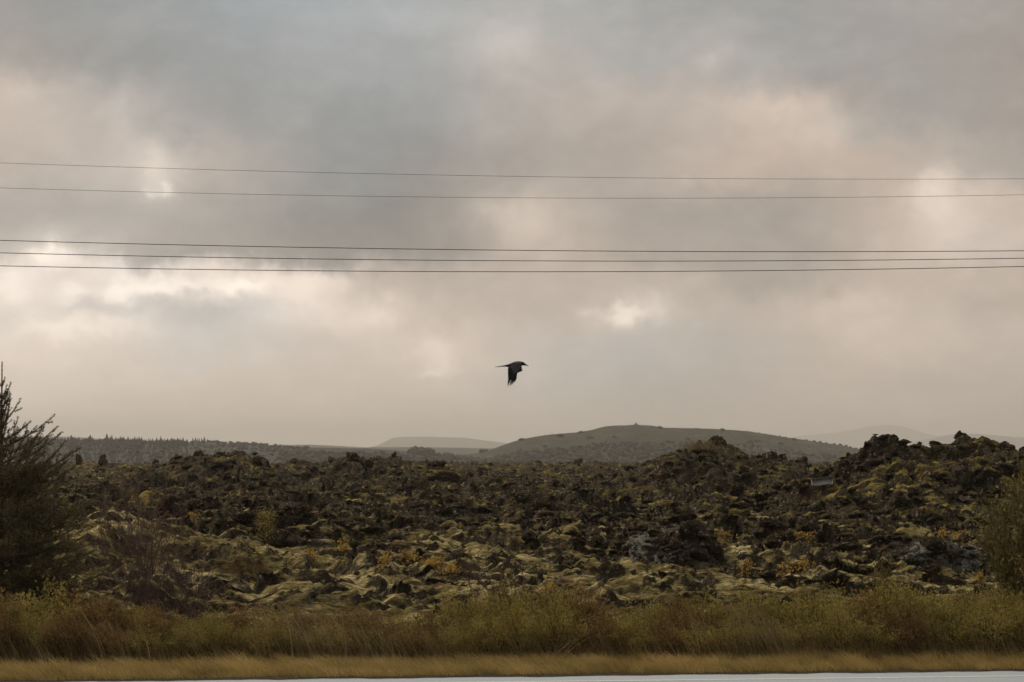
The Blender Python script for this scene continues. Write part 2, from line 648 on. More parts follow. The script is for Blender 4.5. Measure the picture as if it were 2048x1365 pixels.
    c = mixc(nt, rock_f, oc, rockc)
    L(c, b.inputs['Base Color'])
    bp = nt.nodes.new('ShaderNodeBump')
    bp.inputs['Strength'].default_value = 1.0
    bp.inputs['Distance'].default_value = .09
    hh = nmath(nt, 'ADD', nmath(nt, 'MULTIPLY', nC.outputs['Fac'], nmath(nt, 'ADD', nmath(nt, 'MULTIPLY', rock_f, 1.2), .25)), nmath(nt, 'MULTIPLY', nS.outputs['Fac'], .6))
    L(hh, bp.inputs['Height'])
    L(bp.outputs[0], b.inputs['Normal'])
    return m


def simple_mat(name, c, rough=.85, spec=.25, var=.3, scale=6.0, bump=0.0, metallic=0):
    m, nt, b = new_mat(name, rough, spec)
    g = nt.nodes.new('ShaderNodeNewGeometry')
    n = tnoise(nt, scale, 5, .6, g.outputs['Position'])
    r = ramp(nt, [(.3, tuple(v * (1 - var) for v in c)), (.7, tuple(min(1, v * (1 + var)) for v in c))])
    nt.links.new(n.outputs['Fac'], r.inputs[0])
    nt.links.new(r.outputs[0], b.inputs['Base Color'])
    b.inputs['Metallic'].default_value = metallic
    if bump:
        bp = nt.nodes.new('ShaderNodeBump')
        bp.inputs['Distance'].default_value = bump
        nt.links.new(n.outputs['Fac'], bp.inputs['Height'])
        nt.links.new(bp.outputs[0], b.inputs['Normal'])
    return m


M_LAVA = lava_mat('lava_moss')
M_ROCK = lava_mat('lava_rock_bare', attr=True)
M_BARK = simple_mat('bark', (.075, .05, .035), .9, .1, .4, 30)
M_TWIG = simple_mat('bare_twig', (.17, .105, .085), .9, .1, .4, 20)
M_STEM = simple_mat('willow_stem', (.07, .05, .028), .9, .1, .4, 20)
M_NEEDLE = leaf_mat('spruce_needles', [(0, (.04, .034, .014)), (.45, (.12, .10, .042)), (.75, (.27, .22, .10)), (1, (.40, .25, .11))], .7, .05, 6)
M_WILLOW = leaf_mat('willow_leaves', [(0, (.10, .072, .016)), (.35, (.26, .205, .048)), (.7, (.42, .33, .09)), (1, (.62, .48, .18))], .7, .25)
M_WILLOWB = leaf_mat('brown_willow_leaves', [(0, (.09, .05, .016)), (.4, (.22, .135, .045)), (.75, (.34, .21, .075)), (1, (.46, .31, .12))], .75, .2)
M_BIRCH = leaf_mat('birch_leaves', [(0, (.05, .04, .012)), (.4, (.13, .105, .03)), (.75, (.27, .21, .07)), (1, (.42, .34, .15))], .6, .2)
M_YELLOW = leaf_mat('yellow_leaves', [(0, (.10, .075, .02)), (.5, (.20, .14, .03)), (1, (.32, .22, .05))], .7, .25)
M_ORANGE = leaf_mat('orange_leaves', [(0, (.28, .15, .025)), (.5, (.55, .33, .055)), (1, (.66, .46, .11))], .7, .25)
M_STRAW = leaf_mat('dry_grass', [(0, (.13, .08, .03)), (.5, (.28, .19, .08)), (1, (.46, .34, .17))], .8, .2)
M_PALE = leaf_mat('pale_stalks', [(0, (.18, .13, .06)), (.5, (.28, .21, .11)), (1, (.40, .32, .2))], .8, .2)
M_VERGE = leaf_mat('verge_grass', [(0, (.12, .085, .024)), (.4, (.42, .30, .10)), (.75, (.62, .45, .17)), (1, (.75, .58, .27))], .8, .2, 1.3)


# ------------------------------------------------------------------ ground sheet
def build_ground():
    ds = np.concatenate([np.linspace(-60, 60, 41), np.geomspace(62, 60000, 110)])
    zt = np.interp(ds, [0, 39, 42, 300, 420, 700, 1100, 60000], [-.012, -.012, -.05, -.2, -.6, -9, -17, -17])
    ss = np.linspace(-1, 1, 81)
    half = np.maximum(90, ds * .9)
    X = ss[None, :] * half[:, None]
    Y = np.repeat(ds[:, None], 81, 1)
    Z = np.repeat(zt[:, None], 81, 1) + np.where(Y > 1100, fbm(X / 900, Y / 900, 3, 3) * 1.5, 0)
    V = np.stack([X, Y, Z], -1).reshape(-1, 3)
    r, c = np.meshgrid(np.arange(len(ds) - 1), np.arange(80), indexing='ij')
    i = (r * 81 + c).ravel()
    F = np.stack([i, i + 1, i + 82, i + 81], 1)
    m = simple_mat('ground_soil', (.06, .052, .03), .95, .1, .45, .02)
    o = link('ground', npmesh('ground', V, F, m, True))
    tag(o, 'brown grassy ground reaching to the hazy horizon', 'ground', kind='structure')


build_ground()

# road: its far edge runs slightly away to the right
eL, eR = at(300, 1365, 36.7), at(2048, 1340.5, 38.35)


def edge_y(x):
    t = (x - (-4.6)) / (6.9 + 4.6)
    return 36.75 + 1.6 * t


def road_strip(name, off0, off1, z, mat, rag_=0.0, n=60, x0=-60, x1=60):
    xs = np.linspace(x0, x1, n)
    e = edge_y(xs)
    rag = rag_ * fbm(xs / .7, xs * 0 + .3, 5, 301) - rag_ * .1
    V = np.concatenate([np.stack([xs, e + off0 + rag, np.full(n, z)], 1), np.stack([xs, e + off1, np.full(n, z)], 1)])
    i = np.arange(n - 1)
    F = np.stack([i, i + 1, n + i + 1, n + i], 1)
    return link(name, npmesh(name, V, F, mat))


def build_road():
    m, nt, b = new_mat('wet_asphalt', .30, .5)
    g = nt.nodes.new('ShaderNodeNewGeometry')
    n = tnoise(nt, 22, 7, .75, g.outputs['Position'])
    n2 = tnoise(nt, 1.2, 4, .6, g.outputs['Position'])
    r = ramp(nt, [(.3, (.30, .325, .33)), (.7, (.52, .55, .55))])
    nt.links.new(n.outputs['Fac'], r.inputs[0])
    nt.links.new(r.outputs[0], b.inputs['Base Color'])
    rr = nmath(nt, 'ADD', nmath(nt, 'MULTIPLY', n2.outputs['Fac'], .2), .42)
    nt.links.new(rr, b.inputs['Roughness'])
    o = road_strip('road', -50, .35, 0.0, m)
    tag(o, 'pale wet asphalt road along the bottom edge', 'road', kind='structure')
    ml = simple_mat('line_paint', (.80, .80, .78), .45, .4, .08, 30)
    o = road_strip('road_marking', -.95, -.83, .004, ml)
    tag(o, 'thin white edge line painted along the road', 'road marking', kind='structure')
    mg = simple_mat('verge_soil_shade', (.05, .035, .02), .95, .1, .4, 12, .02)  # soil kept dark so its bare front strip stands in for grass shadow
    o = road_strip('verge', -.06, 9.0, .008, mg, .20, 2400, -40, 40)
    tag(o, 'soil verge under the roadside grass, its dark front strip painted as shade', 'verge', kind='structure')


build_road()

# ------------------------------------------------------------------ lava field
NC, NR = 1080, 1560
SMIN, SMAX = -.27, .27
DMIN, DMAX = 42.0, 420.0
KR = 1.35      # rows denser near


def row_d(t):
    return DMIN * np.exp(np.log(DMAX / DMIN) * t ** KR)


def crest(pts, Y):
    xs = [at(px, py, Y)[0] for px, py in pts]
    zs = [at(px, py, Y)[2] for px, py in pts]
    return xs, zs


def lava_height(X, Y):
    base = np.interp(Y, [38, 42.5, 44, 46, 50, 60, 75, 95, 150, 210, 260, 330, 400, 420],
                     [-.1, -.05, .0, .12, .30, .60, .74, .82, .86, .96, .92, .6, -.3, -.8])
    ampfade = smooth(43, 47, Y) * (1 - smooth(330, 400, Y))
    # lobes of the flow
    base = base + ampfade * (fbm(X / 11, Y / 9, 3, 1) * .30 + fbm(X / 4.2, Y / 3.4, 2, 4) * .22)
    rock = .06 + .29 * smooth(60, 72, Y + 6 * fbm(X / 5, Y / 5, 2, 9))
    rock = rock + fbm(X / 2.6, Y / 2.6, 2, 12) * .38 + fbm(X / .8, Y / .7, 3, 13) * .42

    calm = .45 * smooth(46, 49, Y) * (1 - smooth(57, 63, Y))

    def mound(pts, Y0, front, back, rockadd, flat=1.0):
        nonlocal base, rock, calm
        xs, zs = crest(pts, Y0)
        zc = np.interp(X, [xs[0] - 2.2] + xs + [xs[-1] + 2.2], [-.4] + zs + [-.4])
        zc = zc - (.50 if Y0 == 78 else .36)
        wob = fbm(X / 1.7, Y / 1.7, 2, 31) * .8
        g = smooth(Y0 - front, Y0 - .8 * flat, Y + wob) * (1 - smooth(Y0 + 1.5, Y0 + back, Y + wob))
        lift = np.maximum(0, zc - base) * g
        base = base + lift
        rock = rock + rockadd * smooth(.05, .4, lift)
        if rockadd < -.3:
            calm = np.maximum(calm, smooth(.02, .25, lift))

    mound([(1560, 985), (1640, 945), (1700, 918), (1760, 898), (1820, 892), (1900, 882), (1950, 882), (2000, 896), (2048, 908), (2150, 915), (2300, 935), (2400, 990)], 78, 9, 10, .0)
    mound([(1230, 950), (1290, 930), (1340, 912), (1400, 898), (1435, 893), (1470, 905), (1520, 920), (1600, 935), (1680, 960)], 112, 8, 12, .1)
    mound([(300, 945), (345, 928), (380, 914), (440, 911), (500, 914), (530, 926), (570, 945)], 128, 8, 12, .1)
    mound([(590, 945), (640, 926), (670, 918), (720, 916), (780, 918), (850, 928), (900, 945)], 132, 8, 12, .1)
    mound([(-300, 1060), (60, 1050), (200, 1028), (300, 1036), (420, 1062), (560, 1092), (700, 1108), (860, 1125), (950, 1160)], 57, 8, 3, -.55, 2)
    mound([(1180, 1150), (1235, 1105), (1260, 1070), (1300, 1060), (1380, 1060), (1430, 1075), (1450, 1120), (1480, 1150)], 56, 2.2, 3.5, .9)
    mound([(1760, 1130), (1800, 1085), (1850, 1075), (1930, 1080), (2000, 1095), (2060, 1120)], 53.5, 2.4, 3, .9)
    mound([(400, 1060), (430, 1035), (500, 1018), (560, 1025), (600, 1045), (670, 1052), (700, 1070)], 65, 1.4, 3, .5)
    # hollow under that slab
    cx = at(530, 1050, 62.5)[0]
    base = base - .55 * np.exp(-((X - cx) / 1.2) ** 2 - ((Y - 62.3) / .9) ** 2)
    rock = np.clip(rock, 0, 1.1)
    # long broken pressure ridges, the larger folds of the flow
    wr = 1.6 * fbm(X / 4 + 5, Y / 4, 2, 181)
    rg = np.clip(1 - np.abs(perlin(X / 4.4 + wr, Y / 1.9 + X * .10 + wr, 183)) * 2.6, 0, 1) ** 1.5
    rg = rg * np.clip(.55 + 1.3 * fbm(X / 6, Y / 5, 2, 185), 0, 1.2) * (1 - smooth(95, 150, Y) * .6)
    base = base + ampfade * .34 * (rg - .25)
    rock = rock + .10 * (rg > .05) * (rg < .6)
    # ledges: broken steps that face the road, moss on their tops
    for (per, amp, sd, wx_) in ((3.4, .34, 141, 5.0), (1.5, .15, 151, 2.2)):
        t = (Y * .9 + 2.6 * per * .5 * fbm(X / wx_, Y / wx_, 3, sd) * 2 + X * .12) / per
        fr = t - np.floor(t)
        pr = np.clip(.55 + 1.3 * fbm(X / (wx_ * .8) + 7, Y / wx_, 2, sd + 3), 0, 1.2)
        face = np.exp(-((fr - .07) / .09) ** 2) * pr
        pr = pr * (1 - .7 * calm)
        face = face * (1 - .7 * calm)
        base = base + ampfade * amp * pr * (smooth(.0, .14, fr) - fr)
        rock = rock + face * .42
    rk = smooth(.30, .60, rock)
    # moss cushions
    wx, wy = X + .5 * fbm(X / 1.3, Y / 1.3, 2, 41), Y + .5 * fbm(X / 1.3, Y / 1.3, 2, 43)
    vary = np.clip(.6 + 1.2 * fbm(X / 2.5, Y / 2.5, 2, 47) - .45 * calm, .05, 1.4)
    f1, f2, _ = worley(wx / 1.5 + wy * .2, wy / 1.0, 51)
    cush = (1 - np.clip(f1, 0, 1) ** 2) * .24 * vary - .26 * np.exp(-((f2 - f1) / .10) ** 2) * np.clip(vary - .25, 0, 1)
    rock = rock + .30 * np.exp(-((f2 - f1) / .09) ** 2) * np.clip(vary - .25, 0, 1)
    f1, f2, _ = worley(wx / .62, wy / .50, 53)
    cush = cush + (1 - np.clip(f1, 0, 1) ** 2) * .12 * vary - .06 * np.exp(-((f2 - f1) / .12) ** 2)
    cush = cush + (1 - np.abs(perlin(X / .34 + Y * .5, Y / .24, 55))) * .05 + perlin(X / .13, Y / .1, 57) * .012
    # combed folds of moss: long low waves across the slope
    wv = .9 * fbm(X / 1.1 + 3, Y / 1.6, 2, 171)
    fold = 1 - np.abs(perlin(X / 1.9 + wv, Y / .55 + X * .35 + wv, 173)) * 2
    fold2 = 1 - np.abs(perlin(X / .8 + wv, Y / .2 + X * .9 + wv, 175)) * 2
    cush = cush * .75 + .125 * fold + .034 * fold2
    # rock rubble
    big = np.clip(.5 + 1.2 * fbm(X / 3, Y / 3, 2, 59), .2, 1.3)
    f1, f2, cid = worley(wx / .95, wy / .95, 61)
    rub = (np.clip(f2 - f1, 0, .5) * .24 + cid * .15 - .05) * big
    f1, f2, cid = worley(wx / .42 + 3, wy / .42, 63)
    rub = rub + np.clip(f2 - f1, 0, .45) * .17 + cid * .08
    f1, f2, cid = worley(X / .17, Y / .17, 65)
    rub = rub + np.clip(f2 - f1, 0, .4) * .12 + cid * .06
    rub = rub + ridged(X / .9, Y / .9, 4, 67) * .07
    spk = np.maximum(0, fbm(X / 1.3, Y / 1.3, 3, 71) - .25) * (.5 + .6 * smooth(85, 130, Y))
    z = base + ampfade * ((1 - rk) * cush + rk * (rub + spk + .04))
    return z, rock


def lichen_mask(X, Y):
    pale = 0 * X
    for (px, py, Yc, sx, sy) in ((1300, 1090, 55.5, .42, 1.6), (1285, 1125, 54.0, .5, 1.0), (1308, 1012, 84, .5, 3.5), (1725, 945, 82, .6, 2.5), (1890, 1120, 52.5, 1.2, 1.0), (250, 1080, 50.5, .8, 1.0)):
        cx = at(px, py, Yc)[0]
        pale = pale + np.exp(-((X - cx) / sx) ** 2 - ((Y - Yc) / sy) ** 2)
    return np.clip(pale, 0, 1)


def build_lava():
    t = np.linspace(0, 1, NR)
    d = row_d(t)
    s = np.linspace(SMIN, SMAX, NC)
    X = s[None, :] * d[:, None]
    Y = np.repeat(d[:, None], NC, 1)
    Z, rock = lava_height(X, Y)
    rk = smooth(.3, .6, rock)
    fade = smooth(43, 47, Y)
    # sideways displacement: overhangs and undercuts
    X2 = X + fade * (.1 + .9 * rk) * (.16 * perlin(X / .35, (Y + Z * 3) / .35, 81) + .05 * perlin(X / .12, (Y + Z * 3) / .12, 83))
    Y2 = Y + fade * ((.06 + .94 * rk) * (.26 * perlin(X / .42, (Y * .5 + Z * 1.6) / .4, 85) + .11 * perlin(X / .15, (Y * .5 + Z * 1.6) / .15, 86)) - .15 * (1 - rk) * fbm(X / .8, (Y + Z) / .8, 2, 87))
    V = np.stack([X2, Y2, Z], -1).reshape(-1, 3)
    r, c = np.meshgrid(np.arange(NR - 1), np.arange(NC - 1), indexing='ij')
    i = (r * NC + c).ravel()
    F = np.stack([i, i + 1, i + NC + 1, i + NC], 1)
    me = npmesh('lava_field', V, F, M_LAVA, True, attrs={'rock': rock.ravel(), 'pale': lichen_mask(X, Y).ravel(), 'dry': (1 - smooth(60, 74, Y + 4 * fbm(X / 5, Y / 5, 2, 9))).ravel()})
    o = link('lava_field', me)
    tag(o, 'rugged moss covered lava field of dark rock and olive cushions', 'lava field', kind='structure')
    return Z


LZ = build_lava()


def hz(x, y):
    x, y = np.asarray(x, float), np.asarray(y, float)
    t = (np.log(np.clip(y, DMIN, DMAX) / DMIN) / math.log(DMAX / DMIN)) ** (1 / KR)
    r = np.clip((t * (NR - 1)).round().astype(int), 0, NR - 1)
    c = np.clip(((x / y - SMIN) / (SMAX - SMIN) * (NC - 1)).round().astype(int), 0, NC - 1)
    return LZ[r, c]


def hit(px, py, d0=43.0, d1=320.0):
    """where the ray through a pixel meets the lava field"""
    for Y in np.exp(np.linspace(math.log(d0), math.log(d1), 900)):
        p = at(px, py, Y)
        z = float(hz(p[0], Y))
        if p[2] <= z:
            return np.array([p[0], Y, z])
    p = at(px, py, 150)
    return np.array([p[0], 150, float(hz(p[0], 150))])


# ------------------------------------------------------------------ rocks
def ico(sub):
    import bmesh
    bm = bmesh.new()
    bmesh.ops.create_icosphere(bm, subdivisions=sub, radius=1)
    V = np.array([v.co[:] for v in bm.verts])
    F = np.array([[v.index for v in f.verts] for f in bm.faces])
    bm.free()
    return V, F


def n3(V, s, seed):
    return (perlin(V[:, 0] * s + V[:, 2] * .7 * s, V[:, 1] * s - V[:, 2] * .5 * s, seed)
            + perlin(V[:, 1] * s + 9, V[:, 2] * s * 1.1 + V[:, 0] * .4 * s, seed + 3)) * .6


def rock_shape(sub, seed, tall=1.0, wide=1.0, rough=1.0):
    V, F = ico(sub)
    g = np.random.default_rng(seed)
    # chop with random planes for a broken, blocky body
    for _ in range(9):
        n = g.normal(size=3)
        n /= np.linalg.norm(n)
        dd = .55 + .35 * g.random()
        over = np.maximum(0, V @ n - dd)
        V = V - over[:, None] * n * .85
    amp = .30 * rough
    N = V / (np.linalg.norm(V, axis=1, keepdims=True) + 1e-9)
    d = n3(V, 1.6, seed) * amp + (.5 - np.abs(n3(V, 3.6, seed + 11))) * amp * .7 + n3(V, 8, seed + 17) * amp * .35
    V = V + N * d[:, None]
    V = V * np.array([wide, wide * (.7 + .4 * g.random()), tall])
    return V, F


def rock_attr(V, bias=.75):
    N = V[:, 2] / (np.abs(V[:, 2]).max() + 1e-9)
    return bias + 0 * N


ROCKS = [npmesh('lava_rock', *rock_shape(5, 100 + k, .8 + .5 * (k % 3) / 2, 1, 1.5), M_ROCK, True, attrs={'rock': .50 + .3 * (k % 4) / 3}) for k in range(9)]
SPIRES = [npmesh('lava_spire', *rock_shape(5, 200 + k, 1.5, .75, 1.7), M_ROCK, True, attrs={'rock': 1.1}) for k in range(5)]


def crag(seed, tall, nb=9):
    g = np.random.default_rng(seed)
    A_V, A_F, off = [], [], 0
    for i in range(nb):
        t = i / (nb - 1)
        V, F = rock_shape(3, seed * 31 + i, g.uniform(.7, 1.2), 1, 1.5)
        r = (.60 - .44 * t) * g.uniform(.65, 1.3)
        w = .75 * (1 - t) + .12
        p = np.array([g.uniform(-w, w), g.uniform(-w, w) * .7, t * tall * .85 - .15 * tall + g.uniform(-.1, .1)])
        A_V.append(V * r + p)
        A_F.append(F + off)
        off += len(V)
    return npmesh('lava_crag', np.concatenate(A_V), np.concatenate(A_F), M_ROCK, False, attrs={'rock': .85})


def place_rock(mesh, p, r, label, group=None, rz=None, sx=1, szz=1, name='lava_rock', sink=.35):
    o = bpy.data.objects.new(name, mesh)
    col.objects.link(o)
    o.location = (float(p[0]), float(p[1]), float(p[2]) + r * szz * (.5 - sink))
    o.rotation_euler = (random.uniform(-.2, .2), random.uniform(-.2, .2), random.uniform(0, 6.28) if rz is None else rz)
    o.scale = (r * sx, r, r * szz)
    tag(o, label, 'rock', group)
    return o


def build_rocks():
    # landmarks of the skyline and the slope: (px, py of its top, width px, tall factor, mesh, label)
    lm = [
        (155, 908, 26, .9, SPIRES[0], 'small dark bushy lava knob on the skyline beside the spruce branch tip'),
        (208, 903, 24, 1.7, SPIRES[1], 'tall narrow dark lava pinnacle on the skyline right of the spruce'),
        (352, 910, 22, 1.3, SPIRES[2], 'dark lava knob at the left foot of the left skyline mound'),
        (400, 908, 34, .8, ROCKS[1], 'craggy block at the left end of the left skyline mound'),
        (438, 904, 40, .8, ROCKS[8], 'craggy block in the middle of the left skyline mound'),
        (475, 908, 44, .8, ROCKS[2], 'craggy block at the right end of the left skyline mound'),
        (590, 919, 44, .7, SPIRES[1], 'wide dark rubble block on the skyline left of the second mound'),
        (700, 908, 46, .8, SPIRES[3], 'rough dark block on top of the second skyline mound'),
        (790, 917, 16, 1.5, SPIRES[4], 'thin dark lava post on the skyline right of the second mound'),
        (886, 920, 18, 1.5, SPIRES[2], 'dark narrow knob behind the flat mossy boulder'),
        (1155, 926, 36, .8, ROCKS[4], 'dark dome shaped rock on the skyline below the green hill'),
        (1435, 884, 44, .9, SPIRES[0], 'jagged dark summit rock of the central lava mound'),
        (1607, 917, 44, .8, ROCKS[5], 'large dark rounded rock on the skyline right of the central mound'),
        (1697, 920, 22, 1.0, ROCKS[6], 'small rounded rock at the left foot of the big right mound'),
        (1840, 883, 16, .9, ROCKS[7], 'small dark rock on the left crest of the big right mound'),
        (1919, 870, 32, 1.25, SPIRES[3], 'upright square block standing on the crest of the big right mound'),
        (1965, 877, 16, 1.0, ROCKS[0], 'small round rock right of the upright block on the right mound'),
        (2010, 889, 46, .9, ROCKS[3], 'rounded dark boulder on the right shoulder of the big right mound'),
        (2046, 903, 34, 1.0, ROCKS[5], 'dark boulder on the mound at the right picture edge'),
    ]
    for px, py, wpx, tall, me, lab in lm:
        # find the nearest crest depth: the ground that forms the skyline at this column
        best, bY = 1e9, 150
        for Y in np.exp(np.linspace(math.log(70), math.log(260), 260)):
            x = (px - 1024) / FPX * Y
            z = float(hz(x, Y))
            ppy = 895 - (z - CAMZ) / Y * FPX
            if ppy < best:
                best, bY = ppy, Y
        Y = bY
        p = at(px, py, Y)
        r = wpx / 2 / FPX * Y
        g = float(hz(p[0], Y))
        h = max(p[2] - g, r * tall * .8)
        me = crag(int(px) + 5, max(.9, tall * 1.15))
        o = bpy.data.objects.new('lava_spire' if tall > 1.1 else 'lava_rock', me)
        col.objects.link(o)
        o.location = (p[0], Y, g + h * .3)
        o.rotation_euler = (0, 0, px)
        o.location[2] = g + h * .1
        zs = h * .95 / max(.9, tall * 1.15)
        o.scale = (r * .85, r * .85, max(zs, r * .5))
        tag(o, lab, 'rock')
    # flat mossy boulder
    p = hit(888, 962)
    Y = p[1]
    me = npmesh('mossy_boulder', *rock_shape(5, 333, .55, 1.0, .5), M_LAVA, True, attrs={'rock': .12})
    r = 44 / FPX * Y
    o = link('mossy_boulder', me, loc=(at(885, 950, Y)[0], Y, at(885, 955, Y)[2]))
    o.scale = (r, r * .8, r * .85)
    tag(o, 'flat moss topped boulder just below the skyline left of centre', 'boulder')
    # ordinary blocks, nearest/largest first
    n = 0
    tries = 0
    g = np.random.default_rng(77)
    while n < 235 and tries < 4000:
        tries += 1
        px = g.uniform(-60, 2110)
        py = 1165 - 245 * g.random() ** .8
        if px < 150 or 150 < px < 900 and py > 1040 + (px - 150) * .09:
            continue
        p = hit(px, py)
        if p[1] > 240:
            continue
        rk = float(lava_height(np.array([[p[0]]]), np.array([[p[1]]]))[1][0, 0])
        if rk < .45:
            continue
        r = (.06 + .11 * g.random() ** 1.6) * (1 + p[1] / 300)
        place_rock((ROCKS + SPIRES[:2])[int(g.integers(11))], p, r,
                   'dark craggy lava block among rubble and moss on the lava slope',
                   'lava blocks strewn over the slope', rz=g.uniform(0, 6.28), sx=g.uniform(.9, 1.6), szz=g.uniform(.4, .75), sink=.5)
        n += 1
    # countless small rubble
    A_V, A_F, A_R = [], [], []
    shapes = [rock_shape(2, 400 + k, .8, 1, 1.2) for k in range(8)]
    N = 6500
    Yr = np.exp(g.uniform(math.log(50), math.log(250), N * 3))
    Xr = g.uniform(-.2, .2, N * 3) * Yr
    _, rk = lava_height(Xr[None], Yr[None])
    ok = np.where(rk[0] + g.normal(size=N * 3) * .08 > .48)[0][:N]
    off = 0
    for k in ok:
        V, F = shapes[int(g.integers(8))]
        r = (.03 + .07 * g.random() ** 2) * (1 + Yr[k] / 200)
        a = g.uniform(0, 6.28)
        ca, sa = math.cos(a), math.sin(a)
        W = np.stack([V[:, 0] * ca - V[:, 1] * sa, V[:, 0] * sa + V[:, 1] * ca, V[:, 2]], 1) * r * np.array([g.uniform(.9, 1.6), 1, g.uniform(.5, .85)])
        W += np.array([Xr[k], Yr[k], float(hz(Xr[k], Yr[k])) + r * .25])
        A_V.append(W)
        A_F.append(F + off)
        A_R.append(np.full(len(V), .40 + .55 * g.random()))
        off += len(V)
    me = npmesh('lava_rubble', np.concatenate(A_V), np.concatenate(A_F), M_ROCK, True, attrs={'rock': np.concatenate(A_R)})
    o = link('lava_rubble', me)
    tag(o, 'loose dark lava rubble strewn over the whole slope', 'rubble', kind='stuff')


build_rocks()


# ------------------------------------------------------------------ far hills
def hill(name, pts, Y0, front, back, zbot, mat, label, rough=1.0, nx=420, ny=60, shape=1.0, cat='hill'):
    xs, zs = crest(pts, Y0)
    X1 = np.linspace(xs[0], xs[-1], nx)
    tt = np.linspace(0, 1, ny)
    # denser near the crest
    Yv = np.concatenate([Y0 - front * (1 - tt[:-1]), Y0 + back * tt])
    X = np.repeat(X1[None], len(Yv), 0)
    Y = np.repeat(Yv[:, None], nx, 1)
    zc = np.interp(X, xs, zs)
    # soften the polyline
    for _ in range(6):
        zc[:, 1:-1] = (zc[:, :-2] + zc[:, 1:-1] * 2 + zc[:, 2:]) / 4
    g = np.where(Y <= Y0, np.cos(np.clip((Y0 - Y) / front, 0, 1) * math.pi / 2) ** shape, np.cos(np.clip((Y - Y0) / back, 0, 1) * math.pi / 2))
    Z = zbot + (zc - zbot) * g
    S = Y0 / 2500
    Z += rough * S * g * (fbm(X / (60 * S), Y / (60 * S), 4, 91) * 1.1 + fbm(X / (14 * S), Y / (14 * S), 3, 95) * .35)
    V = np.stack([X * Y / Y0, Y, Z], -1).reshape(-1, 3)
    r, c = np.meshgrid(np.arange(len(Yv) - 1), np.arange(nx - 1), indexing='ij')
    i = (r * nx + c).ravel()
    F = np.stack([i, i + 1, i + nx + 1, i + nx], 1)
    o = link(name, npmesh(name, V, F, mat, True))
    tag(o, label, cat, kind='structure')

    def zat(x, y):
        xx = x * Y0 / y
        j = int(np.clip((xx - xs[0]) / (xs[-1] - xs[0]) * (nx - 1), 0, nx - 1))
        k = int(np.argmin(np.abs(Yv - y)))
        return float(Z[k, j])
    return zat


def heath_mat(name, dark, mid, light, s):
    m, nt, b = new_mat(name, .95, .05)
    g = nt.nodes.new('ShaderNodeNewGeometry')
    mp = nt.nodes.new('ShaderNodeMapping')
    mp.inputs['Scale'].default_value = (s, s * .35, s * 2.2)
    nt.links.new(g.outputs['Position'], mp.inputs['Vector'])
    n1 = tnoise(nt, 1, 6, .62, mp.outputs[0])
    r = ramp(nt, [(.34, dark), (.44, mid), (.58, mid), (.70, light)])
    nt.links.new(n1.outputs['Fac'], r.inputs[0])
    nt.links.new(r.outputs[0], b.inputs['Base Color'])
    return m


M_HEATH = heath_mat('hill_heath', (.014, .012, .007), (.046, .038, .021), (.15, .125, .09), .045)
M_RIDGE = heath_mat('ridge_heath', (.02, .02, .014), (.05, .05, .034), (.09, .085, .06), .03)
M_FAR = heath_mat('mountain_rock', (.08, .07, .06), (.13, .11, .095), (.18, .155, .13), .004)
M_WOOD = leaf_mat('far_trees', [(0, (.010, .009, .007)), (.5, (.026, .022, .016)), (1, (.06, .048, .034))], .9, 0, .01)
M_SCRUB = leaf_mat('far_scrub', [(0, (.015, .016, .009)), (.5, (.035, .034, .018)), (1, (.07, .06, .035))], .9, 0, .02)

z_hill = hill('hill', [(700, 935), (760, 920), (840, 914), (900, 913), (950, 909), (975, 903), (1000, 893), (1027, 884), (1060, 876), (1095, 870), (1140, 867), (1180, 862),
                       (1200, 857), (1213, 854), (1245, 853), (1273, 851), (1305, 853), (1330, 857), (1400, 858), (1470, 861), (1500, 864), (1545, 871), (1600, 880),
                       (1680, 892), (1740, 903), (1800, 914), (1900, 930), (2000, 945)], 2600, 700, 600, -16, M_HEATH,
              'broad low green brown hill with a cairn on top', 1.0, shape=.8)
z_left = hill('forest_ridge', [(-500, 880), (0, 884), (200, 886), (340, 887), (370, 888), (385, 885), (420, 885), (470, 888), (530, 891), (600, 895), (680, 897), (760, 899), (830, 905), (900, 914), (1000, 930), (1100, 945)],
              2400, 800, 500, -16, M_RIDGE, 'long low ridge behind the lava at left, wooded at its left end', 1.0, shape=.8)
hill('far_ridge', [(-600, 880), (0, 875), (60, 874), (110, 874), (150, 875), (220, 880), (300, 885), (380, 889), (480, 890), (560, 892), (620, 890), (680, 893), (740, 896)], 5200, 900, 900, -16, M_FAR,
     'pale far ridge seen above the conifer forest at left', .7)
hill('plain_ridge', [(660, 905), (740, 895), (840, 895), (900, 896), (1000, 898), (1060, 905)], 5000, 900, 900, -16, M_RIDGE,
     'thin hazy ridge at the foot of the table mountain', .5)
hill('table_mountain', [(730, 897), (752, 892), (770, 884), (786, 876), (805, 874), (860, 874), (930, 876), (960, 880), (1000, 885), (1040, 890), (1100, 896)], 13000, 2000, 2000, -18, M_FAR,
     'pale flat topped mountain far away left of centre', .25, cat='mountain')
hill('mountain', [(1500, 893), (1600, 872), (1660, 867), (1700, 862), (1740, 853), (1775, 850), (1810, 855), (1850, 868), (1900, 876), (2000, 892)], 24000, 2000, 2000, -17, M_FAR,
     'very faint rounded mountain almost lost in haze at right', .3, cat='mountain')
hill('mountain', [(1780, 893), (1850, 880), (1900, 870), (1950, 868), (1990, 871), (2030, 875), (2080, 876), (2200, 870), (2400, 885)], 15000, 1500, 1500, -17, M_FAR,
     'hazy mountain shoulder behind the right lava mound', .3, cat='mountain')


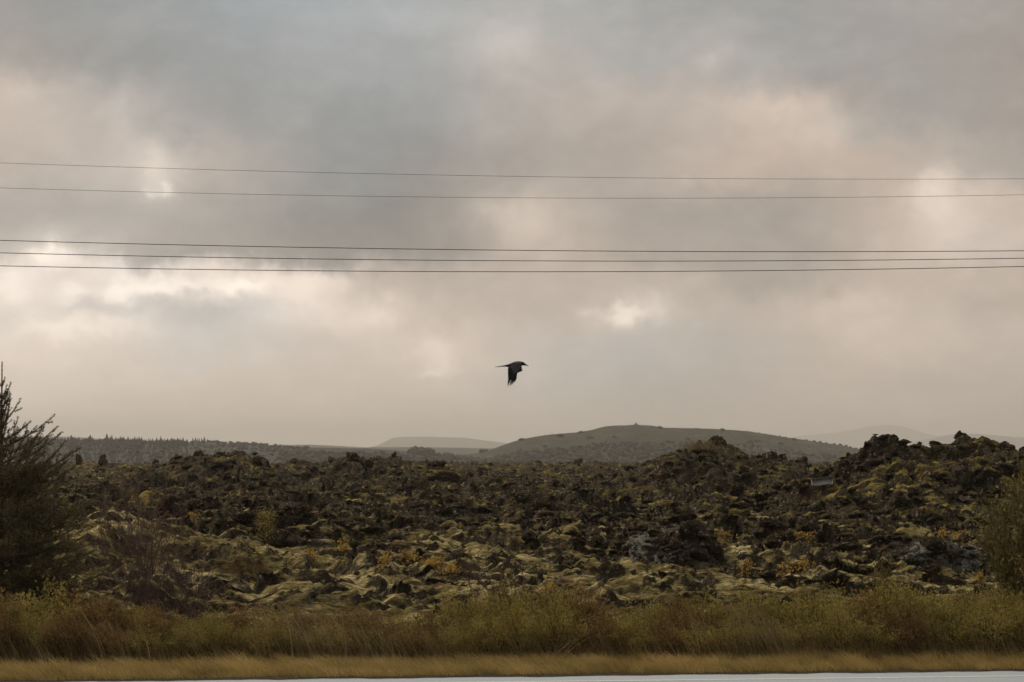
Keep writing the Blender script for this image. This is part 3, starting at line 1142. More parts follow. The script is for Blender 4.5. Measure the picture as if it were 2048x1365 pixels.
def conifer(acc, p, h, g):
    k = 6
    w = h * g.uniform(.18, .34)
    for j, (z0, z1, ww) in enumerate(((.05, .5, 1), (.3, .75, .75), (.55, 1.0, .45))):
        a = np.arange(k) * 2 * math.pi / k + g.uniform(0, 1)
        ring = np.stack([np.cos(a) * w * ww * g.uniform(.7, 1.3, k), np.sin(a) * w * ww, np.full(k, z0 * h) + g.uniform(-.04, .04, k) * h], 1) + p
        tip = p + np.array([0, 0, z1 * h])
        V = np.concatenate([ring, tip[None]])
        F = np.stack([np.arange(k), (np.arange(k) + 1) % k, np.full(k, k)], 1)
        acc.add(V, F, np.full(k + 1, g.random()))


_IC = ico(1)
_IC2 = ico(2)


def roundtree(acc, p, h, g, wide=.5, detail=_IC):
    V, F = detail
    W = V * (1 + g.normal(size=(len(V), 1)) * .22) * np.array([h * wide, h * wide, h * .5]) + p + np.array([0, 0, h * .42])
    acc.add(W, F, np.full(len(V), g.random()))


def build_woods():
    g = np.random.default_rng(31)
    acc = Acc()
    n = 0
    while n < 3600:
        px = g.uniform(-150, 376)
        Y = g.uniform(1750, 2400)
        if Y < 2150 and g.random() < .35:
            continue
        x = (px - 1024) / FPX * Y
        z = z_left(x, Y)
        h = g.uniform(1.8, 4.2) if g.random() < .9 else g.uniform(4, 6)
        if Y < 2200:
            h *= .8
        h *= 1 + .45 * math.sin(px * .11 + math.sin(px * .037) * 3) * g.random()
        if g.random() < .3:
            roundtree(acc, np.array([x, Y, z - .3]), h * .75, g, g.uniform(.4, .7))
        else:
            conifer(acc, np.array([x, Y, z]), h, g)
        n += 1
    o = link('conifer_forest', acc.mesh('conifer_forest', M_WOOD))
    tag(o, 'dark mass of conifers on the ridge behind the lava at left', 'forest', kind='stuff')
    acc = Acc()
    # birch scrub at the hill's foot and in the gap
    for (x0, x1, y0, y1, nn, h0, h1, f) in ((900, 1330, 1900, 2120, 900, 2.0, 4.5, z_hill), (560, 900, 1750, 2050, 500, 1.5, 3.5, z_left),
                                         (825, 862, 2150, 2210, 70, 3.5, 6.5, z_left), (862, 960, 2150, 2230, 90, 2, 5, z_left), (1330, 1800, 1900, 2150, 500, 1.5, 3, z_hill),
                                         (380, 620, 1800, 2380, 420, 1.0, 2.4, z_left), (1000, 1760, 2050, 2560, 150, .5, 1.3, z_hill)):
        for _ in range(nn):
            px, Y = g.uniform(x0, x1), g.uniform(y0, y1)
            x = (px - 1024) / FPX * Y
            roundtree(acc, np.array([x, Y, f(x, Y) - .2]), g.uniform(h0, h1), g, g.uniform(.4, .8))
    o = link('birch_scrub', acc.mesh('birch_scrub', M_SCRUB))
    tag(o, 'grey brown birch scrub on the plain and foot of the hill', 'scrub', kind='stuff')
    # trees one can tell apart on the crests
    a = Acc()
    conifer(a, np.zeros(3), 1.0, g)
    con = a.mesh('far_conifer', M_WOOD)
    rts = []
    for k in range(3):
        a = Acc()
        roundtree(a, np.zeros(3), 1.0, g, .55, _IC2)
        roundtree(a, np.array([.35, 0, -.1]), .7, g, .5, _IC2)
        a.sticks([[0, 0, -.1]], [[0, 0, .5]], .05, .03, 5)
        rts.append(a.mesh('far_tree', M_SCRUB))
    for px in (386, 391, 395, 399, 404, 409, 415):
        Y = 2385
        x = (px - 1024) / FPX * Y
        o = link('conifer_tree', con, loc=(x, Y, z_left(x, Y) - .2))
        s = g.uniform(3.5, 5.5)
        o.scale = (s * 1.3, s * 1.3, s)
        tag(o, 'dark conifer in the small clump on the ridge crest right of the forest', 'tree', 'conifers of the crest clump')
    for px in (430, 441, 449, 462, 478, 486, 495, 508, 520, 533, 552, 575, 610):
        Y = 2390
        x = (px - 1024) / FPX * Y
        o = link('ridge_tree', rts[int(g.integers(3))], loc=(x, Y, z_left(x, Y) - .2))
        s = g.uniform(1.3, 2.8)
        o.scale = (s * 1.3, s, s)
        tag(o, 'small round tree standing along the bare ridge crest right of the conifers', 'tree', 'small trees along the ridge crest')
    for px, h in ((967, 4.2), (1041, 2.2), (1025, 1.5), (1120, 3.4), (1045, 3), (1162, 2.4), (1090, 2.4), (1230, 2.2), (1180, 3.0), (1320, 2.5), (1500, 3), (1515, 2.6), (1560, 2.2),
                  (1445, 2.4), (1375, 2.2), (1588, 2.4)):
        Y = 2500 if px in (967, 1041, 1025) else g.uniform(2150, 2450)
        x = (px - 1024) / FPX * Y
        o = link('hillside_bush', rts[int(g.integers(3))], loc=(x, Y, z_hill(x, Y) - .3))
        o.scale = (h * 1.5, h, h)
        tag(o, 'dark round bush dotted on the slope of the green hill', 'bush', 'bushes on the hillside')
    for px in (1590, 1612, 1628, 1640, 1652, 1668, 1680, 1692, 1700, 1712, 1722, 1733):
        Y = 2590
        x = (px - 1024) / FPX * Y
        o = link('ridge_tree', rts[int(g.integers(3))], loc=(x, Y, z_hill(x, Y) - .3))
        s = g.uniform(1.0, 2.0)
        o.scale = (s * 1.5, s, s)
        tag(o, 'low bush on the right hand skyline of the green hill', 'tree', 'bushes along the right crest of the hill')
    # cairn: pile of stones
    a = Acc()
    for (x, z, r) in ((-1.0, .3, .8), (.2, .35, .95), (1.1, .25, .7), (-.3, 1.0, .75), (.5, 1.1, .65), (.05, 1.7, .5), (0, 2.2, .35)):
        V, F = rock_shape(2, int(1000 + z * 10), .9, 1, .8)
        a.add((V * r + np.array([x, 0, z])) * 1.0, F)
    Y = 2598
    x = (1272 - 1024) / FPX * Y
    o = link('cairn', a.mesh('cairn', simple_mat('cairn_stone', (.06, .055, .05))), loc=(x, Y, z_hill(x, Y) + .1))
    tag(o, 'small stone cairn on the top of the green hill', 'cairn')
    # two waymarkers on the left shoulder
    for px, h in ((1090, 1.6), (1104, 1.9)):
        a = Acc()
        a.sticks([[0, 0, -.3]], [[0, 0, h]], .22, .16, 6)
        V, F = rock_shape(2, px, .6, 1, .8)
        a.add(V * .5, F)
        x = (px - 1024) / FPX * Y
        o = link('trail_marker', a.mesh('trail_marker', simple_mat('marker_post', (.05, .045, .04))), loc=(x, Y, z_hill(x, Y)))
        tag(o, 'tiny marker post on the left shoulder of the green hill, the %s of two' % ('left' if px == 1090 else 'right'), 'marker post')


build_woods()


# ------------------------------------------------------------------ power lines
def build_wires():
    m = simple_mat('cable_metal', (.045, .04, .038), .6, .3, .1, 3)
    m2 = simple_mat('cable_weathered', (.16, .14, .13), .6, .3, .1, 3)
    W = [((326, 353, 358), 88, .0056, m2, 'topmost thin overhead power cable sagging across the sky'),
         ((376, 396, 390), 88, .0056, m2, 'second thin overhead power cable from the top'),
         ((481, 501, 502), 66, .0080, m, 'upper of the three lower dark overhead power cables'),
         ((506, 522, 517), 66, .0080, m, 'middle of the three lower dark overhead power cables'),
         ((532, 544, 533.5), 66, .0080, m, 'lowest overhead power cable above the flying crow')]
    for (ys, Y, r, mm, lab) in W:
        P = [at(px, py, Y) for px, py in zip((0, 1024, 2048), ys)]
        cf = np.polyfit([p[0] for p in P], [p[2] for p in P], 2)
        xs = np.linspace(-34, 34, 90)
        pts = np.stack([xs, np.full(90, Y) + xs * .02, np.polyval(cf, xs)], 1)
        pts[:, 2] = CAMZ + (pts[:, 2] - CAMZ) * pts[:, 1] / Y
        a = Acc()
        k = 8
        ring = []
        for i in range(k):
            an = 2 * math.pi * i / k
            ring.append(pts + np.array([0, math.cos(an) * r, math.sin(an) * r]))
        V = np.stack(ring, 1).reshape(-1, 3)
        F = []
        for j in range(89):
            for i in range(k):
                F.append([j * k + i, j * k + (i + 1) % k, (j + 1) * k + (i + 1) % k, (j + 1) * k + i])
        a.add(V, F)
        o = link('power_cable', a.mesh('power_cable', mm, True))
        tag(o, lab, 'power cable', 'overhead power cables')


build_wires()


# ------------------------------------------------------------------ crow
def build_crow():
    u = .000498            # metres per unit of the enlarged view it was measured in
    mb, nt, b = new_mat('crow_black', .55, .3)
    b.inputs['Base Color'].default_value = (.006, .005, .005, 1)
    mg, nt, b = new_mat('crow_grey', .6, .35)
    g = nt.nodes.new('ShaderNodeTexCoord')
    n = tnoise(nt, 60, 4, .6, g.outputs['Object'])
    r = ramp(nt, [(.3, (.032, .027, .028)), (.7, (.07, .06, .06))])
    nt.links.new(n.outputs['Fac'], r.inputs[0])
    nt.links.new(r.outputs[0], b.inputs['Base Color'])
    mp_, nt, b = new_mat('crow_nape', .6, .35)
    b.inputs['Base Color'].default_value = (.16, .14, .135, 1)
    V, F, MI = [], [], []
    nv = 0

    def P(x, y):
        return (x - 1000) * u, -(y - 480) * u
    # body rings along the bird: (x, ytop, ybot, half depth)
    rings = [(1482, 494, 498, 2), (1450, 472, 494, 7), (1400, 436, 482, 16), (1362, 405, 478, 28), (1335, 384, 478, 38), (1300, 366, 478, 46), (1265, 354, 482, 50), (1225, 348, 505, 58), (1180, 345, 545, 72),
             (1120, 347, 575, 84), (1060, 356, 580, 90), (1000, 375, 565, 88), (940, 402, 545, 76), (880, 428, 530, 58), (820, 448, 522, 40), (760, 465, 516, 34), (680, 480, 514, 40),
             (600, 492, 518, 48), (520, 506, 524, 52), (455, 516, 526, 50)]
    K = 14
    for ri, (x, yt, yb, hd) in enumerate(rings):
        X, zt = P(x, yt)
        _, zb = P(x, yb)
        zc, hh = (zt + zb) / 2, (zt - zb) / 2
        for k in range(K):
            a = 2 * math.pi * k / K
            V.append((X, math.cos(a) * hd * u, zc + math.sin(a) * hh))
    for ri in range(len(rings) - 1):
        for k in range(K):
            F.append((ri * K + k, ri * K + (k + 1) % K, (ri + 1) * K + (k + 1) % K, (ri + 1) * K + k))
            x = rings[ri][0]
            an = 2 * math.pi * (k + .5) / K
            top = math.sin(an)
            if 880 < x <= 1225:
                MI.append(1)
            elif 1225 < x <= 1265 and top > .2:
                MI.append(2 if top < .93 else 1)
            else:
                MI.append(0)
            if 1120 <= x <= 1225 and .3 < top < .85:
                MI[-1] = 2
    quads = list(F)
    tris = []
    V.append((P(1486, 497)[0], 0, P(1486, 497)[1]))
    for k in range(K):
        tris.append((len(V) - 1, (k + 1) % K, k))
    V.append((P(450, 521)[0], 0, P(450, 521)[1]))
    b0 = (len(rings) - 1) * K
    for k in range(K):
        tris.append((len(V) - 1, b0 + k, b0 + (k + 1) % K))
    MT = [0] * len(tris)

    def wing(outline, side, bend, col_fn, y_off):
        """wing surface: list of span stations (x_lead, y_lead, x_trail, y_trail)"""
        nonlocal V
        m = 7
        base = len(V)
        for si, (xl, yl, xt, yt_) in enumerate(outline):
            for lay in (0, 1):
                for j in range(m):
                    t = j / (m - 1)
                    x = xl + (xt - xl) * t
                    y = yl + (yt_ - yl) * t
                    X, Z = P(x, y)
                    th = (.006 * (1 - t) + .0012) * (1 - si / len(outline) * .6) * (1 if lay else -1)
                    s = si / (len(outline) - 1)
                    V.append((X, side * (y_off + bend * math.sin(s * 1.5) + .02 * math.sin(t * math.pi)) + th, Z))
        nst = len(outline)
        for si in range(nst - 1):
            for j in range(m - 1):
                a = base + si * 2 * m + j
                c = base + (si + 1) * 2 * m + j
                quads.append((a, a + 1, c + 1, c))
                MI.append(col_fn(si, j))
                a2, c2 = a + m, c + m
                quads.append((a2, c2, c2 + 1, a2 + 1))
                MI.append(col_fn(si, j))
            for j in (0, m - 1):
                a = base + si * 2 * m + j
                c = base + (si + 1) * 2 * m + j
                quads.append((a, c, c + m, a + m))
                MI.append(0)

    def feather(x0, y0, x1, y1, w, yy, dy):
        X0, Z0 = P(x0, y0)
        X1, Z1 = P(x1, y1)
        d = np.array([X1 - X0, Z1 - Z0])
        nrm = np.array([-d[1], d[0]]) / np.linalg.norm(d) * w * u / 2
        base = len(V)
        for t, ww in ((0, 1), (.35, 1), (.75, .75), (1, .12)):
            for sgn in (-1, 1):
                for lay in (-1, 1):
                    V.append((X0 + d[0] * t + nrm[0] * sgn * ww, yy + dy * t + lay * .0011, Z0 + d[1] * t + nrm[1] * sgn * ww))
        for k in range(3):
            a = base + 4 * k
            c = a + 4
            for q in ((a, a + 2, c + 2, c), (a + 1, c + 1, c + 3, a + 3), (a, c, c + 1, a + 1), (a + 2, a + 3, c + 3, c + 2)):
                quads.append(q)
                MI.append(0)
    # near wing, pressed down in the stroke; towards the camera is -Y
    near = [(1235, 420, 900, 440), (1235, 500, 870, 500), (1215, 580, 850, 560), (1180, 650, 850, 660), (1140, 700, 852, 760), (1120, 790, 858, 850), (1108, 850, 866, 905), (1085, 895, 885, 925), (1050, 925, 930, 935)]
    wing(near, -1, .10, lambda si, j: 1 if (si < 4 and j < 5 - si * .7) else 0, .045)
    for i, (x0, y0, x1, y1) in enumerate(((885, 900, 850, 1030), (905, 920, 848, 1106), (945, 920, 912, 1108), (985, 920, 950, 1075), (1020, 900, 995, 1055), (1050, 880, 1040, 1000), (1075, 850, 1085, 968), (1100, 800, 1105, 900))):
        feather(x0, y0, x1 - 8, y1 + 12, 34, -.045 - .10, -.008)
    for i in range(9):
        y0 = 560 + i * 45
        feather(900, y0, 832 + (i % 2) * 8, y0 + 48, 26, -.045 - .10 * math.sin(min(1, (i + 2) / 9) * 1.5), 0)
    # far wing, mostly hidden: shows below the breast
    far = [(1230, 430, 960, 450), (1262, 490, 980, 520), (1275, 560, 1010, 600), (1275, 620, 1060, 680), (1245, 648, 1120, 700)]
    wing(far, 1, .10, lambda si, j: 1 if si < 3 else 0, .045)
    for (x0, y0, x1, y1) in ((1240, 590, 1292, 638), (1220, 610, 1250, 662), (1180, 630, 1200, 680), (1140, 640, 1150, 695)):
        feather(x0, y0, x1, y1, 34, .12, .005)
    # eye
    me = npmesh('crow', np.array(V), [np.array(quads), np.array(tris)], [mb, mg, mp_], True, midx=MI + MT)
    p = at(960 + 1000 / 15.17, 700 + 480 / 15.17, 43)
    o = link('crow', me, loc=p)
    tag(o, 'dark grey and black crow flying to the right with wings swept down', 'bird')


build_crow()


# ------------------------------------------------------------------ spruce
def spruce():
    g = np.random.default_rng(12)
    wood, ndl = Acc(), Acc()
    H = 4.33
    segA, segB, rA, rB = [], [], [], []
    NP, ND, NL = [], [], []

    def needles(a, b, dens, ln=.027):
        L_ = np.linalg.norm(b - a)
        n = max(3, int(L_ * dens))
        t = g.random(n)[:, None]
        P_ = a + (b - a) * t
        d = (b - a) / (L_ + 1e-9)
        r = g.normal(size=(n, 3))
        r -= (r @ d)[:, None] * d
        r /= np.linalg.norm(r, axis=1, keepdims=True)
        NP.append(P_)
        ND.append(r * .95 + d * .4 + np.array([0, 0, .12]))
        NL.append(np.full(n, ln) * g.uniform(.8, 1.2, n))

    def branch(base, tip, sag, dens, depth=0, rad=.012):
        L_ = np.linalg.norm(tip - base)
        k = max(3, int(L_ / .09))
        ts = np.linspace(0, 1, k + 1)
        pts = [base + (tip - base) * t + np.array([0, 0, -sag * math.sin(math.pi * t) * L_]) for t in ts]
        for i in range(k):
            segA.append(pts[i]); segB.append(pts[i + 1])
            rA.append(rad * (1 - ts[i] * .8)); rB.append(rad * (1 - ts[i + 1] * .8))
            needles(pts[i], pts[i + 1], dens if ts[i] > .15 else dens * .4)
        if depth >= 2:
            return
        d = (tip - base) / L_
        side = np.cross(d, [0, 0, 1.])
        side /= np.linalg.norm(side) + 1e-9
        step = (.085 if base[2] < 2.4 else .13) if depth == 0 else (.10 if base[2] < 2.5 else .16)
        nn = int(L_ / step)
        for j in range(1, nn):
            t = (j + g.uniform(-.3, .3)) / nn
            if t < .12 or t > .93:
                continue
            p0 = base + (tip - base) * t + np.array([0, 0, -sag * math.sin(math.pi * t) * L_])
            s = 1 if (j % 2) else -1
            ll = L_ * (1 - t) * .55 * g.uniform(.55, 1.1) + .05
            dirv = d * .75 + side * s * g.uniform(.5, .95) + np.array([0, 0, g.uniform(-.35, .6)])
            if g.random() < .2:
                dirv = d * .3 + np.array([0, 0, 1.]) + side * g.uniform(-.3, .3)
                ll *= .6
            dirv /= np.linalg.norm(dirv)
            if ll > .04:
                branch(p0, p0 + dirv * ll, .05, dens, depth + (1 if ll > .22 else 2), rad * .5)

    # trunk
    zs = np.linspace(-.1, H, 14)
    for i in range(13):
        wood.sticks([[0, 0, zs[i]]], [[0, 0, zs[i + 1]]], .055 * (1 - max(0, zs[i]) / H) + .007, .055 * (1 - max(0, zs[i + 1]) / H) + .007, 7)
    needles(np.array([0, 0, 3.7]), np.array([0, 0, H]), 200, .018)

    def radius(z):
        return float(np.interp(z, [0, 1.2, 2.0, 2.6, 3.0, 3.35, 3.7, 4.0, 4.3], [1.5, 1.85, 1.75, 1.5, 1.2, .9, .42, .2, .05]))
    z = .45
    while z < 3.95:
        nb = 8 if z < 2.4 else 4
        a0 = g.uniform(0, 6)
        for k in range(nb):
            a = a0 + k * 2 * math.pi / nb + g.uniform(-.25, .25)
            rise = g.uniform(.05, .3) if z < 2.0 else g.uniform(.35, .62)
            tz = z + radius(z) * rise
            rr = radius(tz) * g.uniform(.72, 1.0) * (1 if z < 2.5 else .62)
            if z > 2.5 and math.cos(a) > 0:
                rr *= .75
            branch(np.array([0, 0, z]), np.array([math.cos(a) * rr, math.sin(a) * rr, tz]), .06, 260)
        z += g.uniform(.11, .16) if z < 3 else g.uniform(.14, .2)
    # branches the photograph shows against the sky
    o = at(1, 1190, 44)
    for (px, py, zb, dy) in ((44, 798, 3.35, -.1), (20, 765, 3.7, .1), (18, 783, 3.6, -.1), (111, 829, 3.0, 0), (58, 842, 3.1, .2), (120, 853, 2.75, -.2), (123, 864, 2.7, .1), (83, 860, 2.85, .2), (163, 895, 2.45, 0), (150, 912, 2.2, -.2)):
        t = at(px, py, 44)
        branch(np.array([0, 0, zb]), np.array([t[0] - o[0], dy, t[2]]), .07, 420)
    n = len(segA)
    wood.sticks(np.array(segA), np.array(segB), np.array(rA), np.array(rB), 3)
    ndl.leaves(np.concatenate(NP), np.concatenate(ND), np.concatenate(NL), .010)
    root = empty('spruce_tree', (o[0], 44, 0))
    tag(root, 'dark spruce tree with upturned branches cut off by the left picture edge', 'tree')
    link('trunk', wood.mesh('spruce_wood', M_BARK), root)
    link('crown', ndl.mesh('spruce_needles', M_NEEDLE), root)
    print('spruce needles', sum(len(x) for x in NP))


spruce()


# ------------------------------------------------------------------ leafy bushes
def bush_mesh(seed, w, h, nstem, leaves_per, lmat, smat, ll=.045, lw=.018, lean=-.12, spread=1.0, top=1.0):
    g = np.random.default_rng(seed)
    st, lf = Acc(), Acc()
    for _ in range(nstem):
        a = g.uniform(0, 2 * math.pi)
        b0 = np.array([math.cos(a), math.sin(a), 0]) * w * .22 * g.random() ** .5
        rr = w * .5 * spread * g.random() ** .6
        hh = h * g.uniform(.65, 1.0) * (1 - .35 * (rr / (w * .5)) ** 2)
        tip = np.array([math.cos(a) * rr + lean * hh, math.sin(a) * rr, hh])
        k = 6
        pts = [b0 + (tip - b0) * (i / k) + np.array([0, 0, .12 * hh * math.sin(math.pi * i / k)]) + g.normal(size=3) * .012 for i in range(k + 1)]
        pts = np.array(pts)
        st.sticks(pts[:-1], pts[1:], np.linspace(.007, .002, k), np.linspace(.006, .0012, k), 3)
        nl = int(leaves_per * g.uniform(.6, 1.3))
        t = g.random(nl) ** .8 * k
        i = np.minimum(t.astype(int), k - 1)
        P_ = pts[i] + (pts[i + 1] - pts[i]) * (t - i)[:, None] + g.normal(size=(nl, 3)) * np.array([.045, .045, .035]) * top
        D = (pts[i + 1] - pts[i]) / np.linalg.norm(pts[i + 1] - pts[i], axis=1, keepdims=True) + g.normal(size=(nl, 3)) * .7 + np.array([lean, 0, .25])
        lf.leaves(P_, D, ll * g.uniform(.6, 1.25, nl), lw * g.uniform(.7, 1.3, nl), g.random() * .5 + g.random(nl) * .5)
    return st.mesh('stems', smat), lf.mesh('foliage', lmat)


def build_shrubs():
    g = np.random.default_rng(3)
    protos = []
    for k in range(6):
        lm = M_WILLOW if k % 3 != 2 else M_WILLOWB
        s, f = bush_mesh(50 + k, 1.05, 1.0, 62, 75, lm, M_STEM)
        r = empty('willow_shrub')
        link('stems', s, r)
        link('foliage', f, r)
        protos.append((r, k % 3 == 2))
    def topz(px):
        py = np.interp(px, [-100, 0, 130, 200, 400, 600, 900, 960, 1050, 1160, 1250, 1400, 1600, 1700, 1900, 2048, 2200],
                       [1180, 1180, 1178, 1205, 1222, 1228, 1215, 1190, 1172, 1182, 1200, 1198, 1190, 1180, 1165, 1165, 1165])
        return py
    used = set()
    X = -8.6
    i = 0
    spots = []
    while X < 8.6:
        spots.append((X, 40.6 + g.uniform(-.25, .25), 1.0))
        X += g.uniform(.30, .44)
    X = -8.6
    while X < 8.6:
        spots.append((X, 39.9 + g.uniform(-.12, .12), .72))
        X += g.uniform(.42, .62)
    for (x, y, hs) in spots:
        px = 1024 + x / y * FPX
        yel = np.interp(px, [0, 200, 420, 900, 1000, 1250, 1500, 2048], [.35, .6, .35, .6, .1, .5, .25, .1])
        want_brown = g.random() < yel
        c = [j for j in range(6) if protos[j][1] == want_brown]
        j = int(c[int(g.integers(len(c)))])
        z = float(at(px, topz(px) - 8, y)[2])
        s = z * hs * g.uniform(.84, 1.14)
        if j in used:
            o = copy_tree(protos[j][0])
        else:
            o = protos[j][0]
            used.add(j)
        o.location = (x, y, 0)
        o.scale = (max(s, .8), max(s, .8), s)
        o.rotation_euler = (0, 0, g.uniform(-.5, .5) + (math.pi if False else 0))
        tag(o, ('bushy brown leaved low shrub in the hedge like row behind the roadside grass' if want_brown
                else 'bushy olive green willow shrub in the hedge like row behind the roadside grass'), 'shrub', 'low shrubs along the roadside')
    # birch at the right edge
    s, f = bush_mesh(91, 1.75, 3.05, 100, 150, M_BIRCH, M_BARK, .065, .038, -.03, 1.0, 1.5)
    p = at(2075, 1200, 42.5)
    r = empty('birch_tree', (p[0], 42.5, 0))
    tag(r, 'leafy dark olive birch cut off by the right picture edge', 'tree')
    link('trunk', s, r)
    link('crown', f, r)
    # yellow green sapling
    s, f = bush_mesh(92, .75, 1.55, 26, 75, M_YELLOW, M_STEM, .045, .022, -.05, 1.0, 1.0)
    p = at(1782, 1200, 42.2)
    r = empty('yellow_sapling', (p[0], 42.2, 0))
    tag(r, 'yellowing leafy sapling in front of the dark rock wall at right', 'sapling')
    link('stems', s, r)
    link('foliage', f, r)
    s, f = bush_mesh(93, .42, 1.0, 14, 60, M_WILLOW, M_STEM, .04, .018, -.05, 1.0, 1.0)
    p = hit(535, 1090)
    r = empty('small_willow', (p[0], p[1], p[2] - .1))
    tag(r, 'lone small olive willow on the moss below the dark hollow', 'shrub')
    link('stems', s, r)
    link('foliage', f, r)
    # bare twiggy shrubs
    def bare(px, wpx, toppy, Y, n, seed, label, lean):
        gg = np.random.default_rng(seed)
        a = Acc()
        A, B, ra, rb = [], [], [], []
        W = wpx / FPX * Y

        def grow(p, d, L_, r, lev):
            k = 4
            for i in range(k):
                q = p + d * L_ / k
                A.append(p); B.append(q); ra.append(r * (1 - i / k * .4)); rb.append(r * (1 - (i + 1) / k * .4))
                d = d + gg.normal(size=3) * .09 + np.array([0, 0, .05])
                d /= np.linalg.norm(d)
                if lev < 3 and L_ > .12:
                    for _ in range(1 if lev else 2):
                        if gg.random() < .85:
                            dd = d + gg.normal(size=3) * np.array([.5, .5, .25]) + np.array([lean * .4, 0, .15])
                            dd /= np.linalg.norm(dd)
                            grow(q, dd, L_ * gg.uniform(.35, .6), r * .55, lev + 1)
                p = q
        top = at(px, toppy, Y)[2]
        for _ in range(n):
            d = np.array([gg.normal() * .33 + lean, gg.normal() * .3, 1.])
            d /= np.linalg.norm(d)
            grow(np.array([gg.normal() * .08, gg.normal() * .08, -.05]), d, top * gg.uniform(.55, .95), .006, 0)
        a.sticks(np.array(A), np.array(B), np.maximum(np.array(ra), .0030), np.maximum(np.array(rb), .0026), 3)
        o = link('bare_shrub', a.mesh('bare_shrub', M_TWIG), loc=(at(px, 1200, Y)[0], Y, 0))
        tag(o, label, 'shrub')
    bare(310, 150, 1010, 42.4, 13, 5, 'bare reddish brown twiggy shrub rising above the row at left', -.18)
    bare(378, 60, 1120, 42.0, 5, 6, 'small bare grey shrub just right of the larger bare one', -.02)
    bare(1010, 60, 1150, 43.0, 6, 8, 'low bare twiggy shrub behind the centre of the row', -.1)
    # hide nothing: prototypes not used are removed
    for j in range(6):
        if j not in used:
            for ch in list(protos[j][0].children):
                bpy.data.objects.remove(ch)
            bpy.data.objects.remove(protos[j][0])


build_shrubs()


# ------------------------------------------------------------------ grass
def build_grass():
    g = np.random.default_rng(17)
    # verge strip
    a = Acc()
    n = 80000
    x = g.uniform(-9.2, 9.2, n)
    off = .13 + g.random(n) ** .9 * 1.9 + .22 * fbm(x / .6, x * 0 + .5, 3, 77)
    y = edge_y(x) + off
    clump = .5 + 1.1 * fbm(x / .35, y / .35, 3, 5) + .6 * fbm(x / 1.6, y / 1.6, 2, 8)
    h = (.11 + .05 * smooth(.2, .8, off)) * (.55 + .8 * clump) * g.uniform(.5, 1.35, n)
    lean = np.stack([-h * g.normal(.6, .55, n), g.normal(size=n) * .04], 1)
    P_ = np.stack([x, y, np.zeros(n)], 1)
    a.blades(P_, np.maximum(h, .02), lean, .008, np.clip(clump * .7 + g.random(n) * .6 - .15, 0, 1), 1.4, 2)
    o = link('verge_grass', a.mesh('verge_grass', M_VERGE))
    tag(o, 'short tan autumn grass along the road edge', 'grass', kind='stuff')
    # dry stalks among the shrubs
    a = Acc()
    n = 6500
    x = g.uniform(-9, 9, n)
    y = g.uniform(39.4, 41.2, n)
    h = g.uniform(.35, .85, n) * (.8 + .4 * fbm(x / 1.2, y / 3, 2, 9))
    lean = np.stack([-h * g.uniform(.15, .75, n), g.normal(size=n) * .08], 1)
    a.blades(np.stack([x, y, np.zeros(n)], 1), h, lean, .011, None, 1.5, 4)
    n = 4000
    x = g.uniform(-9, 9, n)
    y = g.uniform(39.2, 40.2, n)
    h = g.uniform(.15, .45, n)
    lean = np.stack([-h * g.uniform(.2, .8, n), g.normal(size=n) * .06], 1)
    a.blades(np.stack([x, y, np.zeros(n)], 1), h, lean, .007, g.random(n) * .5, 1.5, 3)
    o = link('dry_undergrowth', a.mesh('dry_undergrowth', M_STRAW))
    tag(o, 'brown dry grass stalks growing through the shrub row', 'grass', kind='stuff')

    def tuft(px, basepy, Y, n, H, lean, w, mat, label, spread=.12, wid=.018, curve=1.5):
        a = Acc()
        P_ = np.stack([g.normal(size=n) * spread, g.normal(size=n) * spread * .6, np.zeros(n)], 1)
        h = H * g.uniform(.6, 1.0, n)
        l = np.stack([h * (lean + g.normal(size=n) * w), g.normal(size=n) * .1], 1)
        a.blades(P_, h, l, wid, None, curve, 5)
        o = link('grass_tuft', a.mesh('grass_tuft', mat), loc=(at(px, basepy, Y)[0], Y, 0))
        tag(o, label, 'grass tuft')
    tuft(1560, 1310, 39.55, 46, 1.12, -.50, .22, M_PALE, 'tall sparse pale grass stalks leaning left, right of centre', .16)
    tuft(1500, 1310, 39.6, 16, 1.15, -.18, .10, M_PALE, 'tall upright pale grass stalks beside the leaning sparse ones', .14)
    tuft(1420, 1310, 39.7, 20, 1.0, -.45, .2, M_STRAW, 'brownish leaning stalks just left of the tall pale grass', .16)
    tuft(640, 1310, 39.7, 60, 1.15, -.42, .2, M_PALE, 'tall pale grass stalks leaning left in front of the mossy slope', .3)
    tuft(745, 1310, 39.6, 20, .95, -.38, .2, M_PALE, 'pale leaning stalks right of the taller left tuft', .2)
    tuft(200, 1310, 39.7, 26, 1.0, -.45, .2, M_STRAW, 'brown grass stalks leaning left below the spruce', .3)
    tuft(1120, 1312, 39.5, 18, .6, .5, .3, M_STRAW, 'thin brown stalks bending right at the centre of the row', .2)
    tuft(1735, 1316, 39.3, 170, .36, -.55, .85, M_YELLOW, 'golden bushy grass tuft fanning left at the foot of the shrubs', .10, .009, 1.8)
    tuft(1690, 1318, 39.25, 70, .2, .3, 1.1, M_YELLOW, 'small golden spill of grass beside the bushy golden tuft', .12, .008, 1.8)
    # dry plume on the mound top
    p = hit(1405, 905, 95)
    a = Acc()
    n = 260
    P_ = np.stack([g.normal(size=n) * .45, g.normal(size=n) * .3, g.normal(size=n) * .03], 1)
    h = g.uniform(.2, .5, n)
    a.blades(P_, h, np.stack([-h * .6, 0 * h], 1), .02, None, 1.5, 3)
    o = link('grass_tuft', a.mesh('mound_grass', M_PALE), loc=p)
    tag(o, 'pinkish dry grass on top of the central lava mound', 'grass tuft')


build_grass()


